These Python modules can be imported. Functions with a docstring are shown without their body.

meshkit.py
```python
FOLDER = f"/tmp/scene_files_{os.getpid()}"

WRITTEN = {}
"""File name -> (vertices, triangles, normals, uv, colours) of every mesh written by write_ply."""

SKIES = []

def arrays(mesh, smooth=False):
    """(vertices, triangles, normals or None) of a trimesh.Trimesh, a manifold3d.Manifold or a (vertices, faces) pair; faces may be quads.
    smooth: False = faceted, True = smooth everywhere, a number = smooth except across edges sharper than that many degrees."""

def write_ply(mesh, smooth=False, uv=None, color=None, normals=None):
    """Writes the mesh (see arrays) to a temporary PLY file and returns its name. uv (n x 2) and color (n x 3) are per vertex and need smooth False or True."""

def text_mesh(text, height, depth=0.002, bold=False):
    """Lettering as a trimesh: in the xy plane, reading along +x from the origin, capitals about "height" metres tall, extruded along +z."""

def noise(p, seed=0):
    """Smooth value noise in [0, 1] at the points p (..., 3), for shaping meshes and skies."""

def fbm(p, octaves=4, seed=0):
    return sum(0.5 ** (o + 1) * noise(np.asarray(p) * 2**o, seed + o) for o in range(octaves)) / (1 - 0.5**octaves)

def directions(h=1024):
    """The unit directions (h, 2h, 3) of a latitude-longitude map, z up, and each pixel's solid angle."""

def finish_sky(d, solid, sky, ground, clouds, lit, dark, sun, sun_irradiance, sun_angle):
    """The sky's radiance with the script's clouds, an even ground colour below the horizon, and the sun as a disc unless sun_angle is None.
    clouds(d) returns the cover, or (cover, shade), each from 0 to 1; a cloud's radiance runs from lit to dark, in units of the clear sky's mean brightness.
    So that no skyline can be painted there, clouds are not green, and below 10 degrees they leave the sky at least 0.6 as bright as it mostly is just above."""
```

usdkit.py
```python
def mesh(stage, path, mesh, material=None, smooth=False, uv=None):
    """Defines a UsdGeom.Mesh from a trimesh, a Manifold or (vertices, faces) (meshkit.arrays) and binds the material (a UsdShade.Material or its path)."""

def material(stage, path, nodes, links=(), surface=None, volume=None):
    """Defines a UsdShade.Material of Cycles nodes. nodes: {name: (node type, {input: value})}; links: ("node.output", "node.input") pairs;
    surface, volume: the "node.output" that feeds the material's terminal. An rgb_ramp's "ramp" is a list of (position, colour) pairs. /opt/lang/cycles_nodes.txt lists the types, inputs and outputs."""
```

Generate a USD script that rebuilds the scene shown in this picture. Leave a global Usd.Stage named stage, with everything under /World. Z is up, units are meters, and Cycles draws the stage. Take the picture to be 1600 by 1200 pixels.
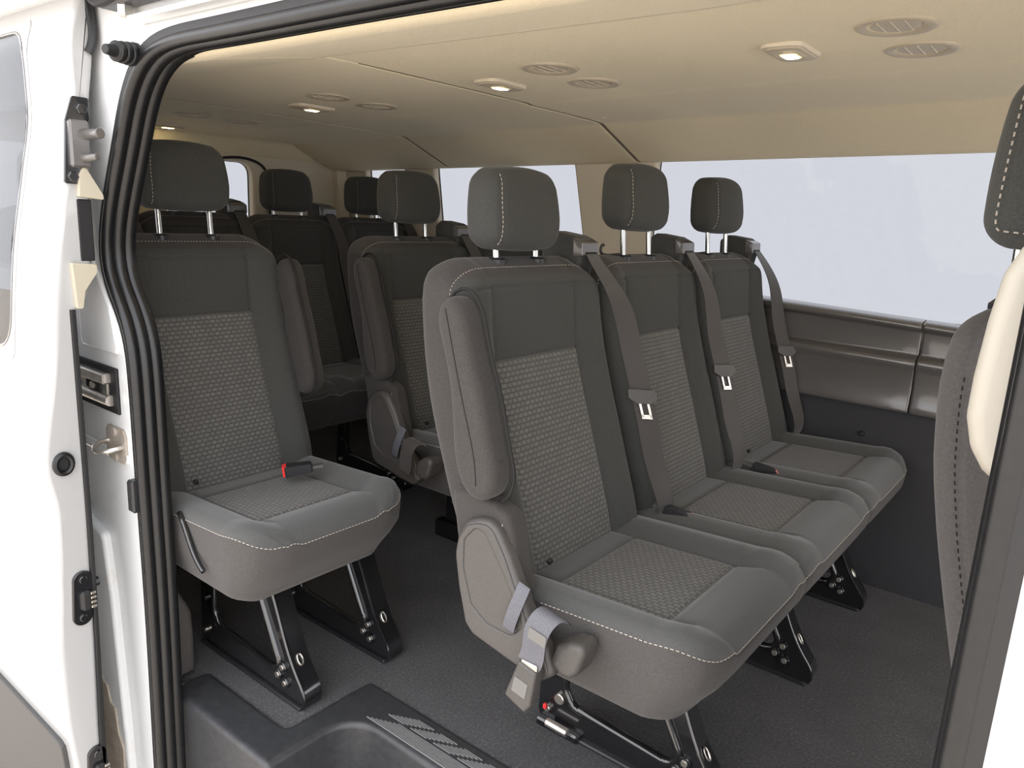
import math, random
import numpy as np
import trimesh, manifold3d, shapely, usdkit, meshkit
from shapely.geometry import Polygon, Point, LineString, box as sbox
from pxr import Usd, UsdGeom, UsdLux, UsdShade, Gf, Sdf

random.seed(3)
rng = np.random.default_rng(5)
stage = Usd.Stage.CreateInMemory()
UsdGeom.SetStageUpAxis(stage, "Z")
UsdGeom.SetStageMetersPerUnit(stage, 1.0)
UsdGeom.Xform.Define(stage, "/World")
UsdGeom.Scope.Define(stage, "/World/Looks")

# ------------------------------------------------------------------ camera, sky, exposure
F_PX, PITCH, YAW, ROLL, CAM_Z = 1174.37, math.radians(12.667), math.radians(37.93), math.radians(2.824), 1.118
fwd = np.array([-math.sin(YAW) * math.cos(PITCH), math.cos(YAW) * math.cos(PITCH), -math.sin(PITCH)])
rt = np.array([math.cos(YAW), math.sin(YAW), 0.0])
upv = np.cross(rt, fwd)
rt, upv = rt * math.cos(ROLL) + upv * math.sin(ROLL), upv * math.cos(ROLL) - rt * math.sin(ROLL)
cam = UsdGeom.Camera.Define(stage, "/World/camera")
cam.CreateHorizontalApertureAttr(36.0)
cam.CreateVerticalApertureAttr(27.0)
cam.CreateFocalLengthAttr(36.0 * F_PX / 1600.0)
cam.CreateClippingRangeAttr(Gf.Vec2f(0.02, 500.0))
mat4 = Gf.Matrix4d(*[float(x) for x in (*rt, 0, *upv, 0, *(-fwd), 0, 0, 0, CAM_Z, 1)])
cam.AddTransformOp().Set(mat4)
cam.CreateExposureAttr(0.0)

SKY = 1.12       # radiance of the even white overcast is pi times this
dome = UsdLux.DomeLight.Define(stage, "/World/sky")
dome.CreateIntensityAttr(SKY)
dome.CreateColorAttr(Gf.Vec3f(0.985, 0.99, 1.03))
sun = UsdLux.DistantLight.Define(stage, "/World/sun")       # high hazy sun from behind the van: it lights the ground, the door side is in the shade
sun.CreateIntensityAttr(100.0)
sun.CreateAngleAttr(8.0)
sun.CreateColorAttr(Gf.Vec3f(1.0, 0.95, 0.88))
SUN_DIR = Gf.Vec3d(-0.45, 0.12, 0.88)
sun.AddTransformOp().Set(Gf.Matrix4d().SetRotate(Gf.Rotation(Gf.Vec3d(0, 0, 1), SUN_DIR)))


# ------------------------------------------------------------------ materials
def mat(name, nodes, links=(), surface="p.BSDF"):
    return usdkit.material(stage, "/World/Looks/" + name, nodes, links, surface=surface)


def simple(name, color, rough=0.5, metallic=0.0, **kw):
    return mat(name, {"p": ("principled_bsdf", dict(base_color=color, roughness=rough, metallic=metallic, **kw))})


def grain(name, c1, c2, scale, rough, bump=0.2, dist=0.002, metallic=0.0, detail=3, **kw):
    """Two close tones of fine noise with a matching relief."""
    return mat(name, {
        "t": ("texture_coordinate", {}),
        "n": ("noise_texture", {"scale": scale, "detail": detail, "roughness": 0.6}),
        "r": ("rgb_ramp", {"ramp": [(0.3, c1), (0.7, c2)]}),
        "b": ("bump", {"strength": bump, "distance": dist}),
        "p": ("principled_bsdf", dict(roughness=rough, metallic=metallic, **kw))},
        [("t.object", "n.vector"), ("n.fac", "r.fac"), ("r.color", "p.base_color"), ("n.fac", "b.height"), ("b.normal", "p.normal")])


M = {}
M["fabric"] = grain("fabric", (0.045, 0.046, 0.043), (0.064, 0.065, 0.061), 420, 0.95, 0.35, 0.0012, sheen_weight=0.12, sheen_roughness=0.5, specular_ior_level=0.2)
M["fabric_side"] = grain("fabric_side", (0.058, 0.054, 0.052), (0.080, 0.074, 0.071), 300, 0.95, 0.4, 0.0014, sheen_weight=0.12, sheen_roughness=0.5, specular_ior_level=0.2)
M["shell"] = grain("shell", (0.042, 0.038, 0.036), (0.058, 0.053, 0.050), 300, 0.95, 0.4, 0.0014, sheen_weight=0.12, sheen_roughness=0.5, specular_ior_level=0.2)
M["fabric_top_lit"] = grain("fabric_top_lit", (0.062, 0.063, 0.062), (0.084, 0.085, 0.083), 420, 0.95, 0.35, 0.0012, sheen_weight=0.3, sheen_roughness=0.5, specular_ior_level=0.2)  # same fabric, colour lightened to show daylight falling on the cushion tops
M["insert"] = mat("insert", {
    "u": ("uvmap", {"attribute": "st"}),
    "k": ("brick_texture", {"scale": 1.0, "brick_width": 0.0150, "row_height": 0.0106, "offset": 0.5, "mortar_size": 0.0034, "mortar_smooth": 1.0, "bias": 0.0,
                            "color1": (0.170, 0.166, 0.155), "color2": (0.138, 0.135, 0.127), "mortar": (0.080, 0.079, 0.075)}),
    "n": ("noise_texture", {"scale": 900, "detail": 2}),
    "m": ("mix_color", {"blend_type": "multiply", "fac": 0.55}),
    "r": ("rgb_ramp", {"ramp": [(0.3, (0.45, 0.45, 0.45)), (0.7, (1, 1, 1))]}),
    "b": ("bump", {"strength": 0.4, "distance": 0.0015, "invert": True}),
    "p": ("principled_bsdf", {"roughness": 0.9, "sheen_weight": 0.2, "specular_ior_level": 0.2})},
    [("u.UV", "k.vector"), ("u.UV", "n.vector"), ("n.fac", "r.fac"), ("k.color", "m.a"), ("r.color", "m.b"), ("m.result", "p.base_color"), ("k.fac", "b.height"), ("b.normal", "p.normal")])
M["thread"] = simple("thread", (0.42, 0.38, 0.33), 0.8)
M["piping"] = simple("piping", (0.010, 0.0095, 0.009), 0.8)
M["plastic_grey"] = grain("plastic_grey", (0.060, 0.055, 0.051), (0.074, 0.068, 0.063), 260, 0.48, 0.25, 0.0006)
M["panel_grey"] = grain("panel_grey", (0.095, 0.088, 0.084), (0.112, 0.104, 0.099), 300, 0.30, 0.10, 0.0003, coat_weight=0.9, coat_roughness=0.10)
M["plastic_black"] = grain("plastic_black", (0.016, 0.016, 0.018), (0.024, 0.024, 0.026), 300, 0.38, 0.2, 0.0005)
M["tray"] = grain("tray", (0.030, 0.031, 0.034), (0.046, 0.047, 0.050), 60, 0.42, 0.12, 0.0008, detail=8)
M["tread"] = simple("tread", (0.17, 0.17, 0.17), 0.45)
M["black_metal"] = simple("black_metal", (0.010, 0.010, 0.011), 0.20, coat_weight=1.0, coat_roughness=0.05)
M["chrome"] = simple("chrome", (0.58, 0.57, 0.54), 0.16, 1.0)
M["zinc"] = simple("zinc", (0.62, 0.58, 0.52), 0.35, 1.0)
M["steel"] = grain("steel", (0.55, 0.51, 0.46), (0.72, 0.69, 0.64), 40, 0.38, 0.05, 0.0005, metallic=1.0)
M["webbing"] = mat("webbing", {
    "u": ("uvmap", {"attribute": "st"}),
    "w": ("wave_texture", {"scale": 260.0, "bands_direction": "y", "distortion": 0.3}),
    "r": ("rgb_ramp", {"ramp": [(0.0, (0.036, 0.031, 0.028)), (1.0, (0.058, 0.051, 0.046))]}),
    "b": ("bump", {"strength": 0.3, "distance": 0.0006}),
    "p": ("principled_bsdf", {"roughness": 0.55, "sheen_weight": 0.3})},
    [("u.UV", "w.vector"), ("w.fac", "r.fac"), ("r.color", "p.base_color"), ("w.fac", "b.height"), ("b.normal", "p.normal")])
M["webbing_light"] = grain("webbing_light", (0.085, 0.085, 0.098), (0.125, 0.125, 0.142), 380, 0.6, 0.3, 0.0008)
M["red"] = simple("red", (0.75, 0.035, 0.03), 0.4)
M["pink_red"] = simple("pink_red", (0.80, 0.22, 0.19), 0.4)
M["carpet"] = mat("carpet", {
    "t": ("texture_coordinate", {}),
    "n": ("noise_texture", {"scale": 150, "detail": 5, "roughness": 0.75}),
    "n2": ("noise_texture", {"scale": 7, "detail": 3}),
    "r": ("rgb_ramp", {"ramp": [(0.25, (0.034, 0.033, 0.036)), (0.55, (0.098, 0.094, 0.097)), (0.78, (0.26, 0.25, 0.245))]}),
    "r2": ("rgb_ramp", {"ramp": [(0.3, (0.75, 0.75, 0.75)), (0.7, (1, 1, 1))]}),
    "m": ("mix_color", {"blend_type": "multiply", "fac": 1.0}),
    "b": ("bump", {"strength": 1.0, "distance": 0.005}),
    "p": ("principled_bsdf", {"roughness": 1.0, "specular_ior_level": 0.1, "sheen_weight": 0.15})},
    [("t.object", "n.vector"), ("t.object", "n2.vector"), ("n.fac", "r.fac"), ("n2.fac", "r2.fac"), ("r.color", "m.a"), ("r2.color", "m.b"), ("m.result", "p.base_color"), ("n.fac", "b.height"), ("b.normal", "p.normal")])
M["liner"] = grain("liner", (0.034, 0.034, 0.038), (0.052, 0.051, 0.055), 300, 1.0, 0.5, 0.002)
M["headliner"] = grain("headliner", (0.71, 0.620, 0.435), (0.79, 0.695, 0.500), 330, 0.95, 0.55, 0.0018, sheen_weight=0.1)
M["beige"] = grain("beige", (0.66, 0.585, 0.46), (0.69, 0.615, 0.485), 500, 0.5, 0.1, 0.0004)
M["seam_brown"] = simple("seam_brown", (0.22, 0.19, 0.14), 0.9)
M["vent_beige"] = simple("vent_beige", (0.50, 0.435, 0.33), 0.5)
M["beige_pale"] = simple("beige_pale", (0.40, 0.37, 0.31), 0.42)
M["cream"] = simple("cream", (0.46, 0.42, 0.33), 0.45)
M["paint"] = mat("paint", {  # same white as the door, lightened to offset the shade behind it
    "t": ("texture_coordinate", {}),
    "n": ("noise_texture", {"scale": 5, "detail": 9, "roughness": 0.7}),
    "r": ("rgb_ramp", {"ramp": [(0.30, (0.62, 0.585, 0.52)), (0.42, (0.73, 0.74, 0.74))]}),
    "p": ("principled_bsdf", {"roughness": 0.32, "coat_weight": 0.6, "coat_roughness": 0.06})},
    [("t.object", "n.vector"), ("n.fac", "r.fac"), ("r.color", "p.base_color")])
M["paint_clean_dimmed"] = simple("paint_clean_dimmed", (0.41, 0.412, 0.41), 0.3, coat_weight=0.7, coat_roughness=0.04)  # same van white, darkened so daylight does not bleach the door skin
M["rubber"] = grain("rubber", (0.006, 0.006, 0.0065), (0.010, 0.010, 0.0105), 90, 0.36, 0.06, 0.0006)
M["rubber_matt"] = simple("rubber_matt", (0.012, 0.012, 0.0125), 0.55)
M["worn_steel"] = grain("worn_steel", (0.30, 0.255, 0.21), (0.46, 0.42, 0.37), 30, 0.5, 0.1, 0.0005, metallic=0.3)
M["dark"] = simple("dark", (0.008, 0.008, 0.009), 0.7)
M["cladding"] = grain("cladding", (0.050, 0.047, 0.046), (0.062, 0.059, 0.057), 220, 0.6, 0.2, 0.0008)
M["glass_dark"] = simple("glass_dark", (0.16, 0.165, 0.17), 0.05, ior=1.35)
M["pane"] = mat("pane", {
    "w": ("layer_weight", {"blend": 0.5}),
    "q": ("math", {"math_type": "power", "value2": 5.0}),
    "f": ("math", {"math_type": "multiply_add", "value2": 0.85, "value3": 0.012}),
    "t": ("transparent_bsdf", {"color": (0.436, 0.441, 0.452)}),
    "g": ("glossy_bsdf", {"roughness": 0.02, "color": (0.9, 0.9, 0.9)}),
    "x": ("mix_closure", {})},
    [("w.facing", "q.value1"), ("q.value", "f.value1"), ("f.value", "x.fac"), ("t.BSDF", "x.closure1"), ("g.BSDF", "x.closure2")], surface="x.closure")
M["lamp"] = mat("lamp", {"e": ("emission", {"color": (1.0, 0.80, 0.42), "strength": 90.0})}, surface="e.emission")
M["lamp_lens"] = simple("lamp_lens", (0.72, 0.67, 0.55), 0.25, transmission_weight=0.15)
M["label_print"] = simple("label_print", (0.15, 0.145, 0.135), 0.6)
M["concrete"] = grain("concrete", (0.44, 0.395, 0.345), (0.52, 0.47, 0.415), 12, 0.9, 0.2, 0.003, detail=8)

# ------------------------------------------------------------------ prims
used = {}


def numbered(parent, name):
    key = (parent, name)
    n = used.get(key, 0)
    used[key] = n + 1
    return f"{parent}/{name}" if n == 0 else f"{parent}/{name}_{n:03d}"


def tag(prim, label=None, cat=None, group=None, kind=None):
    for k, v in (("label", label), ("category", cat), ("group", group), ("kind", kind)):
        if v:
            prim.SetCustomDataByKey(k, v)
    return prim


def obj(name, mesh, m, parent=None, smooth=35, uv=None, **kw):
    path = numbered(str(parent.GetPath()) if parent else "/World", name)
    g = usdkit.mesh(stage, path, mesh, M[m] if isinstance(m, str) else m, smooth=smooth, uv=uv)
    return tag(g.GetPrim(), **kw)


def thing(name, label=None, cat=None, loc=None, group=None, kind=None):
    x = UsdGeom.Xform.Define(stage, numbered("/World", name))
    if loc is not None:
        x.AddTranslateOp().Set(Gf.Vec3d(*[float(v) for v in loc]))
    return tag(x.GetPrim(), label, cat, group, kind)


def dup(src, loc, label, group=None):
    was = src.GetCustomData()
    name = src.GetName().rstrip("0123456789").rstrip("_")
    x = UsdGeom.Xform.Define(stage, numbered("/World", name))
    x.GetPrim().GetReferences().AddInternalReference(src.GetPath())
    x.ClearXformOpOrder()
    x.AddTranslateOp().Set(Gf.Vec3d(*[float(v) for v in loc]))
    x.GetPrim().SetInstanceable(True)
    return tag(x.GetPrim(), label, was["category"], group or was.get("group"))


# ------------------------------------------------------------------ mesh tools
sstep = lambda a, b, x: (lambda t: t * t * (3 - 2 * t))(np.clip((x - a) / (b - a), 0, 1))
gauss = lambda x, w: np.exp(-(x / w) ** 2)
cat_ = trimesh.util.concatenate


def TM(v, f):
    return trimesh.Trimesh(np.asarray(v, float), np.asarray(f, int), process=False)


def tri(m):
    if isinstance(m, manifold3d.Manifold):
        q = m.to_mesh()
        return TM(q.vert_properties[:, :3], q.tri_verts)
    return m


def hull(points):
    return tri(manifold3d.Manifold.hull_points(np.asarray(points, np.float64)))


def bx(lo, hi, b=0.0):
    """A box, chamfered by b."""
    lo, hi = np.array(lo, float), np.array(hi, float)
    if b <= 0:
        m = trimesh.creation.box(hi - lo)
        m.apply_translation((lo + hi) / 2)
        return m
    b = min(b, 0.49 * (hi - lo).min())
    P = []
    for k in range(3):
        e = np.full(3, b)
        e[k] = 0
        l, h = lo + e, hi - e
        P += [[(l, h)[i][0], (l, h)[j][1], (l, h)[q][2]] for i in (0, 1) for j in (0, 1) for q in (0, 1)]
    return hull(P)


def rbox(xs, ys, zs, r):
    """A fine box grid whose edges are rounded by r; xs, ys, zs are the breakpoints along each axis. Returns vertices, quads."""
    ax = [np.asarray(a, float) for a in (xs, ys, zs)]
    V, Fq, n = [], [], 0
    for k in range(3):
        i, j = (k + 1) % 3, (k + 2) % 3
        A, B = np.meshgrid(ax[i], ax[j], indexing="ij")
        for side in (0, -1):
            P = np.zeros(A.shape + (3,))
            P[..., i], P[..., j], P[..., k] = A, B, ax[k][side]
            V.append(P.reshape(-1, 3))
            na, nb = A.shape
            I = (np.arange(na - 1)[:, None] * nb + np.arange(nb - 1)[None]).ravel() + n
            q = np.stack([I, I + nb, I + nb + 1, I + 1], 1)
            Fq.append(q if side == -1 else q[:, ::-1])
            n += na * nb
    V, Fq = np.vstack(V), np.vstack(Fq)
    key = np.round(V, 7)
    u, inv = np.unique(key, axis=0, return_inverse=True)
    V, Fq = u, inv.ravel()[Fq]
    rbox.box = V.copy()
    lo, hi = np.array([a[0] for a in ax]), np.array([a[-1] for a in ax])
    r = np.broadcast_to(r, 3)
    inner = np.clip(V, lo + r, hi - r)
    d = (V - inner) / r
    ln = np.linalg.norm(d, axis=1, keepdims=True)
    mx = np.abs(d).max(1, keepdims=True)
    V = inner + np.where(ln > 0, d / np.maximum(ln, 1e-9) * np.where(mx > 0, 1, 0), 0) * r
    return V, Fq


def breaks(lo, hi, step, fine=(), r=0.03, nr=5, ds=(0.004, 0.010)):
    """Breakpoints: even steps, extra ones in the rounded ends and around the seams in fine."""
    pts = list(np.linspace(lo, hi, max(2, int(round((hi - lo) / step)) + 1)))
    t = np.tan(np.linspace(0, np.pi / 4, nr + 1))
    pts += list(hi - r + r * t) + list(lo + r - r * t)
    for f in fine:
        pts = [p for p in pts if abs(p - f) > ds[-1] * 1.15 or p in (lo, hi)]
        pts += [f] + [f + s * d for d in ds for s in (-1, 1)]
    pts = sorted(p for p in pts if lo - 1e-9 <= p <= hi + 1e-9)
    keep, fixed = [pts[0]], set(fine)
    for p in pts[1:]:
        if p - keep[-1] > 0.0011:
            keep.append(p)
        elif p in fixed:
            keep[-1] = p
    keep[-1] = hi
    return np.array(keep)


def take(V, Fq, sel):
    """The part of a quad mesh under the face mask sel, as triangles, with the old vertex numbers."""
    q = Fq[sel]
    idx, inv = np.unique(q, return_inverse=True)
    q = inv.reshape(q.shape)
    return TM(V[idx], np.vstack([q[:, [0, 1, 2]], q[:, [0, 2, 3]]])), idx


def frames(P, up=None):
    P = np.asarray(P, float)
    T = np.gradient(P, axis=0)
    T /= np.linalg.norm(T, axis=1, keepdims=True) + 1e-12
    if up is not None:
        U = np.broadcast_to(np.asarray(up, float), P.shape)
        A = np.cross(U, T)
        A /= np.linalg.norm(A, axis=1, keepdims=True) + 1e-12
        return T, A, np.cross(T, A)
    a = np.cross(T[0], [0, 0, 1.0] if abs(T[0][2]) < 0.9 else [1.0, 0, 0])
    A = [a / np.linalg.norm(a)]
    for t in T[1:]:
        a = A[-1] - t * (A[-1] @ t)
        A.append(a / np.linalg.norm(a))
    A = np.array(A)
    return T, A, np.cross(T, A)


def sweep(P, prof, up=None, closed=True, cap=True):
    """prof: 2-D points (along A, along B) carried along P."""
    P, prof = np.asarray(P, float), np.asarray(prof, float)
    T, A, B = frames(P, up)
    V = P[:, None] + prof[None, :, 0, None] * A[:, None] + prof[None, :, 1, None] * B[:, None]
    n, k = V.shape[:2]
    F = []
    for j in range(k if closed else k - 1):
        a, b = j, (j + 1) % k
        i = np.arange(n - 1)
        F.append(np.stack([i * k + a, i * k + b, (i + 1) * k + b], 1))
        F.append(np.stack([i * k + a, (i + 1) * k + b, (i + 1) * k + a], 1))
    V = V.reshape(-1, 3)
    F = np.vstack(F)
    if cap and closed:
        c0, c1 = len(V), len(V) + 1
        V = np.vstack([V, P[0] + prof.mean(0) @ np.stack([A[0], B[0]]), P[-1] + prof.mean(0) @ np.stack([A[-1], B[-1]])])
        j = np.arange(k)
        F = np.vstack([F, np.stack([np.full(k, c0), (j + 1) % k, j], 1), np.stack([np.full(k, c1), (n - 1) * k + j, (n - 1) * k + (j + 1) % k], 1)])
    m = TM(V, F)
    if m.volume < 0:
        m.invert()
    return m


def circle(r, n=10):
    a = np.arange(n) * 2 * np.pi / n
    return np.stack([r * np.cos(a), r * np.sin(a)], 1)


def tube(P, r, n=10):
    return sweep(P, circle(r, n))


def spline(P, n=40):
    from scipy.interpolate import CubicSpline
    P = np.asarray(P, float)
    s = np.r_[0, np.cumsum(np.linalg.norm(np.diff(P, axis=0), axis=1))]
    return CubicSpline(s, P)(np.linspace(0, s[-1], n))


def smooth_poly(P, n=60, r=None):
    """A closed outline through the points, as a shapely polygon."""
    from scipy.interpolate import CubicSpline
    P = np.asarray(P, float)
    Q = np.vstack([P, P[:1]])
    s = np.r_[0, np.cumsum(np.linalg.norm(np.diff(Q, axis=0), axis=1))]
    return Polygon(CubicSpline(s, Q, bc_type="periodic")(np.linspace(0, s[-1], n, endpoint=False)))


def rounded(poly, r):
    return poly.buffer(-r).buffer(2 * r, quad_segs=6).buffer(-r, quad_segs=6)


def cyl(p0, p1, r, n=16, r1=None):
    """A cylinder or cone between two points, with a small chamfer."""
    p0, p1 = np.asarray(p0, float), np.asarray(p1, float)
    L = np.linalg.norm(p1 - p0)
    d = (p1 - p0) / L
    a = np.cross(d, [0, 0, 1.0] if abs(d[2]) < 0.9 else [1.0, 0, 0])
    a /= np.linalg.norm(a)
    b = np.cross(d, a)
    r1 = r if r1 is None else r1
    c = min(0.15 * r, 0.2 * L)
    an = np.arange(n) * 2 * np.pi / n
    ring = lambda t, q: p0 + d * t + q * (np.cos(an)[:, None] * a + np.sin(an)[:, None] * b)
    return hull(np.vstack([ring(0, r - c), ring(c, r), ring(L - c, r1), ring(L, r1 - c)]))


def ring_resample(c, step):
    L = LineString(c)
    n = max(8, int(L.length / step))
    return np.array([L.interpolate(t * L.length / n).coords[0] for t in range(n)])


AXIS = {"y": lambda p, t: np.stack([p[:, 0], t, p[:, 1]], 1), "x": lambda p, t: np.stack([t, p[:, 0], p[:, 1]], 1), "z": lambda p, t: np.stack([p[:, 0], p[:, 1], t], 1)}


def plate(poly, a, b, axis="y", bevel=0.002, seg=2, step=None, draft=0.0, ends=(True, True)):
    """A polygon (holes allowed) extruded along an axis from a to b, its edges rounded by bevel. axis y: polygon in (x, z); x: in (y, z); z: in (x, y)."""
    parts = [g for g in getattr(poly, "geoms", [poly])]
    out = []
    for g in parts:
        g = shapely.geometry.polygon.orient(g, 1.0)
        loops = [np.array(g.exterior.coords)[:-1]] + [np.array(h.coords)[:-1] for h in g.interiors]
        if step:
            loops = [ring_resample(np.vstack([l, l[:1]]), step) for l in loops]
        offs = []
        for l in loops:                      # inward normals (to the solid's inside)
            e = np.roll(l, -1, 0) - l
            e /= np.linalg.norm(e, axis=1, keepdims=True) + 1e-12
            nn = np.stack([-e[:, 1], e[:, 0]], 1)
            m = nn + np.roll(nn, 1, 0)
            m /= np.maximum((m * m).sum(1, keepdims=True) / 2, 0.35)
            offs.append(m)
        lv = [(bevel * (1 - math.sin(t)), bevel * (1 - math.cos(t))) for t in np.linspace(0, math.pi / 2, seg + 1)]   # (inset, depth)
        levels = ([(i, a + d) for i, d in lv] if ends[0] else [(0, a)]) + ([(i, b - d) for i, d in lv[::-1]] if ends[1] else [(0, b)]) if bevel > 0 else [(0, a), (0, b)]
        if draft:
            levels = [(i - draft * (b - t) / (b - a), t) for i, t in levels]
        V, F, n0 = [], [], 0
        sizes = [len(l) for l in loops]
        tot = sum(sizes)
        for inset, t in levels:
            p = np.vstack([l + o * inset for l, o in zip(loops, offs)])
            V.append(AXIS[axis](p, np.full(len(p), t)))
        for k in range(len(levels) - 1):
            st = 0
            for s in sizes:
                i = np.arange(s)
                j = (i + 1) % s
                A0, B0 = k * tot + st + i, k * tot + st + j
                A1, B1 = A0 + tot, B0 + tot
                F += [np.stack([A0, B0, B1], 1), np.stack([A0, B1, A1], 1)]
                st += s
        import mapbox_earcut as earcut
        for k, flip in ((0, True), (len(levels) - 1, False)):
            p = np.vstack([l + o * levels[k][0] for l, o in zip(loops, offs)])
            t = earcut.triangulate_float64(p, np.cumsum(sizes).astype(np.uint32)).reshape(-1, 3).astype(int)
            c = np.cross(p[t[:, 1]] - p[t[:, 0]], p[t[:, 2]] - p[t[:, 0]])
            t[c < 0] = t[c < 0][:, ::-1]
            F.append((t[:, ::-1] if flip else t) + k * tot)
        m = TM(np.vstack(V), np.vstack(F))
        if m.volume < 0:
            m.invert()
        out.append(m)
    return cat_(out)


def ribbon(P, W, half, t=0.0016):
    """A flat strap along P whose width runs along the directions W. Returns mesh, uv."""
    P, W = np.asarray(P, float), np.asarray(W, float)
    W = np.broadcast_to(W, P.shape)
    W = W / np.linalg.norm(W, axis=1, keepdims=True)
    T = np.gradient(P, axis=0)
    N = np.cross(T, W)
    N /= np.linalg.norm(N, axis=1, keepdims=True) + 1e-12
    prof = [(-half, -t / 2), (half, -t / 2), (half, t / 2), (-half, t / 2)]
    V = np.stack([P + a * W + b * N for a, b in prof], 1)
    n = len(P)
    s = np.r_[0, np.cumsum(np.linalg.norm(np.diff(P, axis=0), axis=1))]
    F = []
    i = np.arange(n - 1)
    for j in range(4):
        a, b = j, (j + 1) % 4
        F += [np.stack([i * 4 + a, i * 4 + b, (i + 1) * 4 + b], 1), np.stack([i * 4 + a, (i + 1) * 4 + b, (i + 1) * 4 + a], 1)]
    F += [np.array([[0, 2, 1], [0, 3, 2]]), np.array([[0, 1, 2], [0, 2, 3]]) + 4 * (n - 1)]
    uv = np.stack([np.tile([-half, half, half, -half], n), np.repeat(s, 4)], 1)
    m = TM(V.reshape(-1, 3), np.vstack(F))
    if m.volume < 0:
        m.invert()
    return m, uv


def stitches(P, r=0.0009, length=0.0055, gap=0.0035):
    """Short threads along a line of points."""
    P = np.asarray(P, float)
    s = np.r_[0, np.cumsum(np.linalg.norm(np.diff(P, axis=0), axis=1))]
    at = lambda q: np.stack([np.interp(q, s, P[:, k]) for k in range(3)], -1)
    out, q = [], gap
    while q + length < s[-1]:
        a, b = at(q), at(q + length)
        out.append(sweep(np.stack([a, (a + b) / 2, b]), circle(r, 4)))
        q += length + gap
    return cat_(out)


def patch(f, us, vs, thick=None):
    """A grid surface f(u, v) -> points."""
    U, Vv = np.meshgrid(us, vs, indexing="ij")
    P = f(U, Vv)
    a, b = U.shape
    I = (np.arange(a - 1)[:, None] * b + np.arange(b - 1)[None]).ravel()
    q = np.stack([I, I + b, I + b + 1, I + 1], 1)
    return P.reshape(-1, 3), q


from scipy.interpolate import PchipInterpolator

gauss = lambda x, w: np.exp(-(x / w) ** 2)
sstep = lambda a, b, x: (lambda t: t * t * (3 - 2 * t))(np.clip((x - a) / (b - a), 0, 1))


# ------------------------------------------------------------------ setting: ground
obj("ground", bx((-40, -60, -0.75), (40, 4.2, -0.65)), "concrete", smooth=False, kind="structure", label="pale concrete ground outside the open van door")

# ------------------------------------------------------------------ setting: floor
WALL_Y = 2.54
floor_poly = sbox(-3.12, 0.80, 1.4, WALL_Y).difference(rounded(sbox(-1.235, 0.2, 0.6, 1.085), 0.05)).difference(sbox(-1.552, 0.5, -1.2, 0.848))
fl = obj("floor", plate(rounded(floor_poly, 0.02), -0.03, 0.0, "z", 0.006), "carpet", kind="structure", label="dark charcoal carpeted van floor")
# ------------------------------------------------------------------ setting: ceiling, three moulded panels and a rear header
CZ = lambda x: 0.0215 * (x + 0.35)
HY = np.array([0.722, 0.735, 0.760, 0.800, 0.90, 1.02, 1.135, 1.147, 1.150, 1.18, 1.50, 1.765, 1.785, 1.80, 2.00, 2.150, 2.178, 2.20, 2.30, 2.405, 2.428, 2.446, 2.470, 2.520])
HZ = np.array([1.366, 1.358, 1.358, 1.368, 1.397, 1.424, 1.4405, 1.4415, 1.4475, 1.4490, 1.4500, 1.4500, 1.4492, 1.4470, 1.4462, 1.4440, 1.4420, 1.4330, 1.3960, 1.3560, 1.3470, 1.3435, 1.3440, 1.3520])
SEAM = [-3.06, -2.305, -1.385, 1.35]


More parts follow.
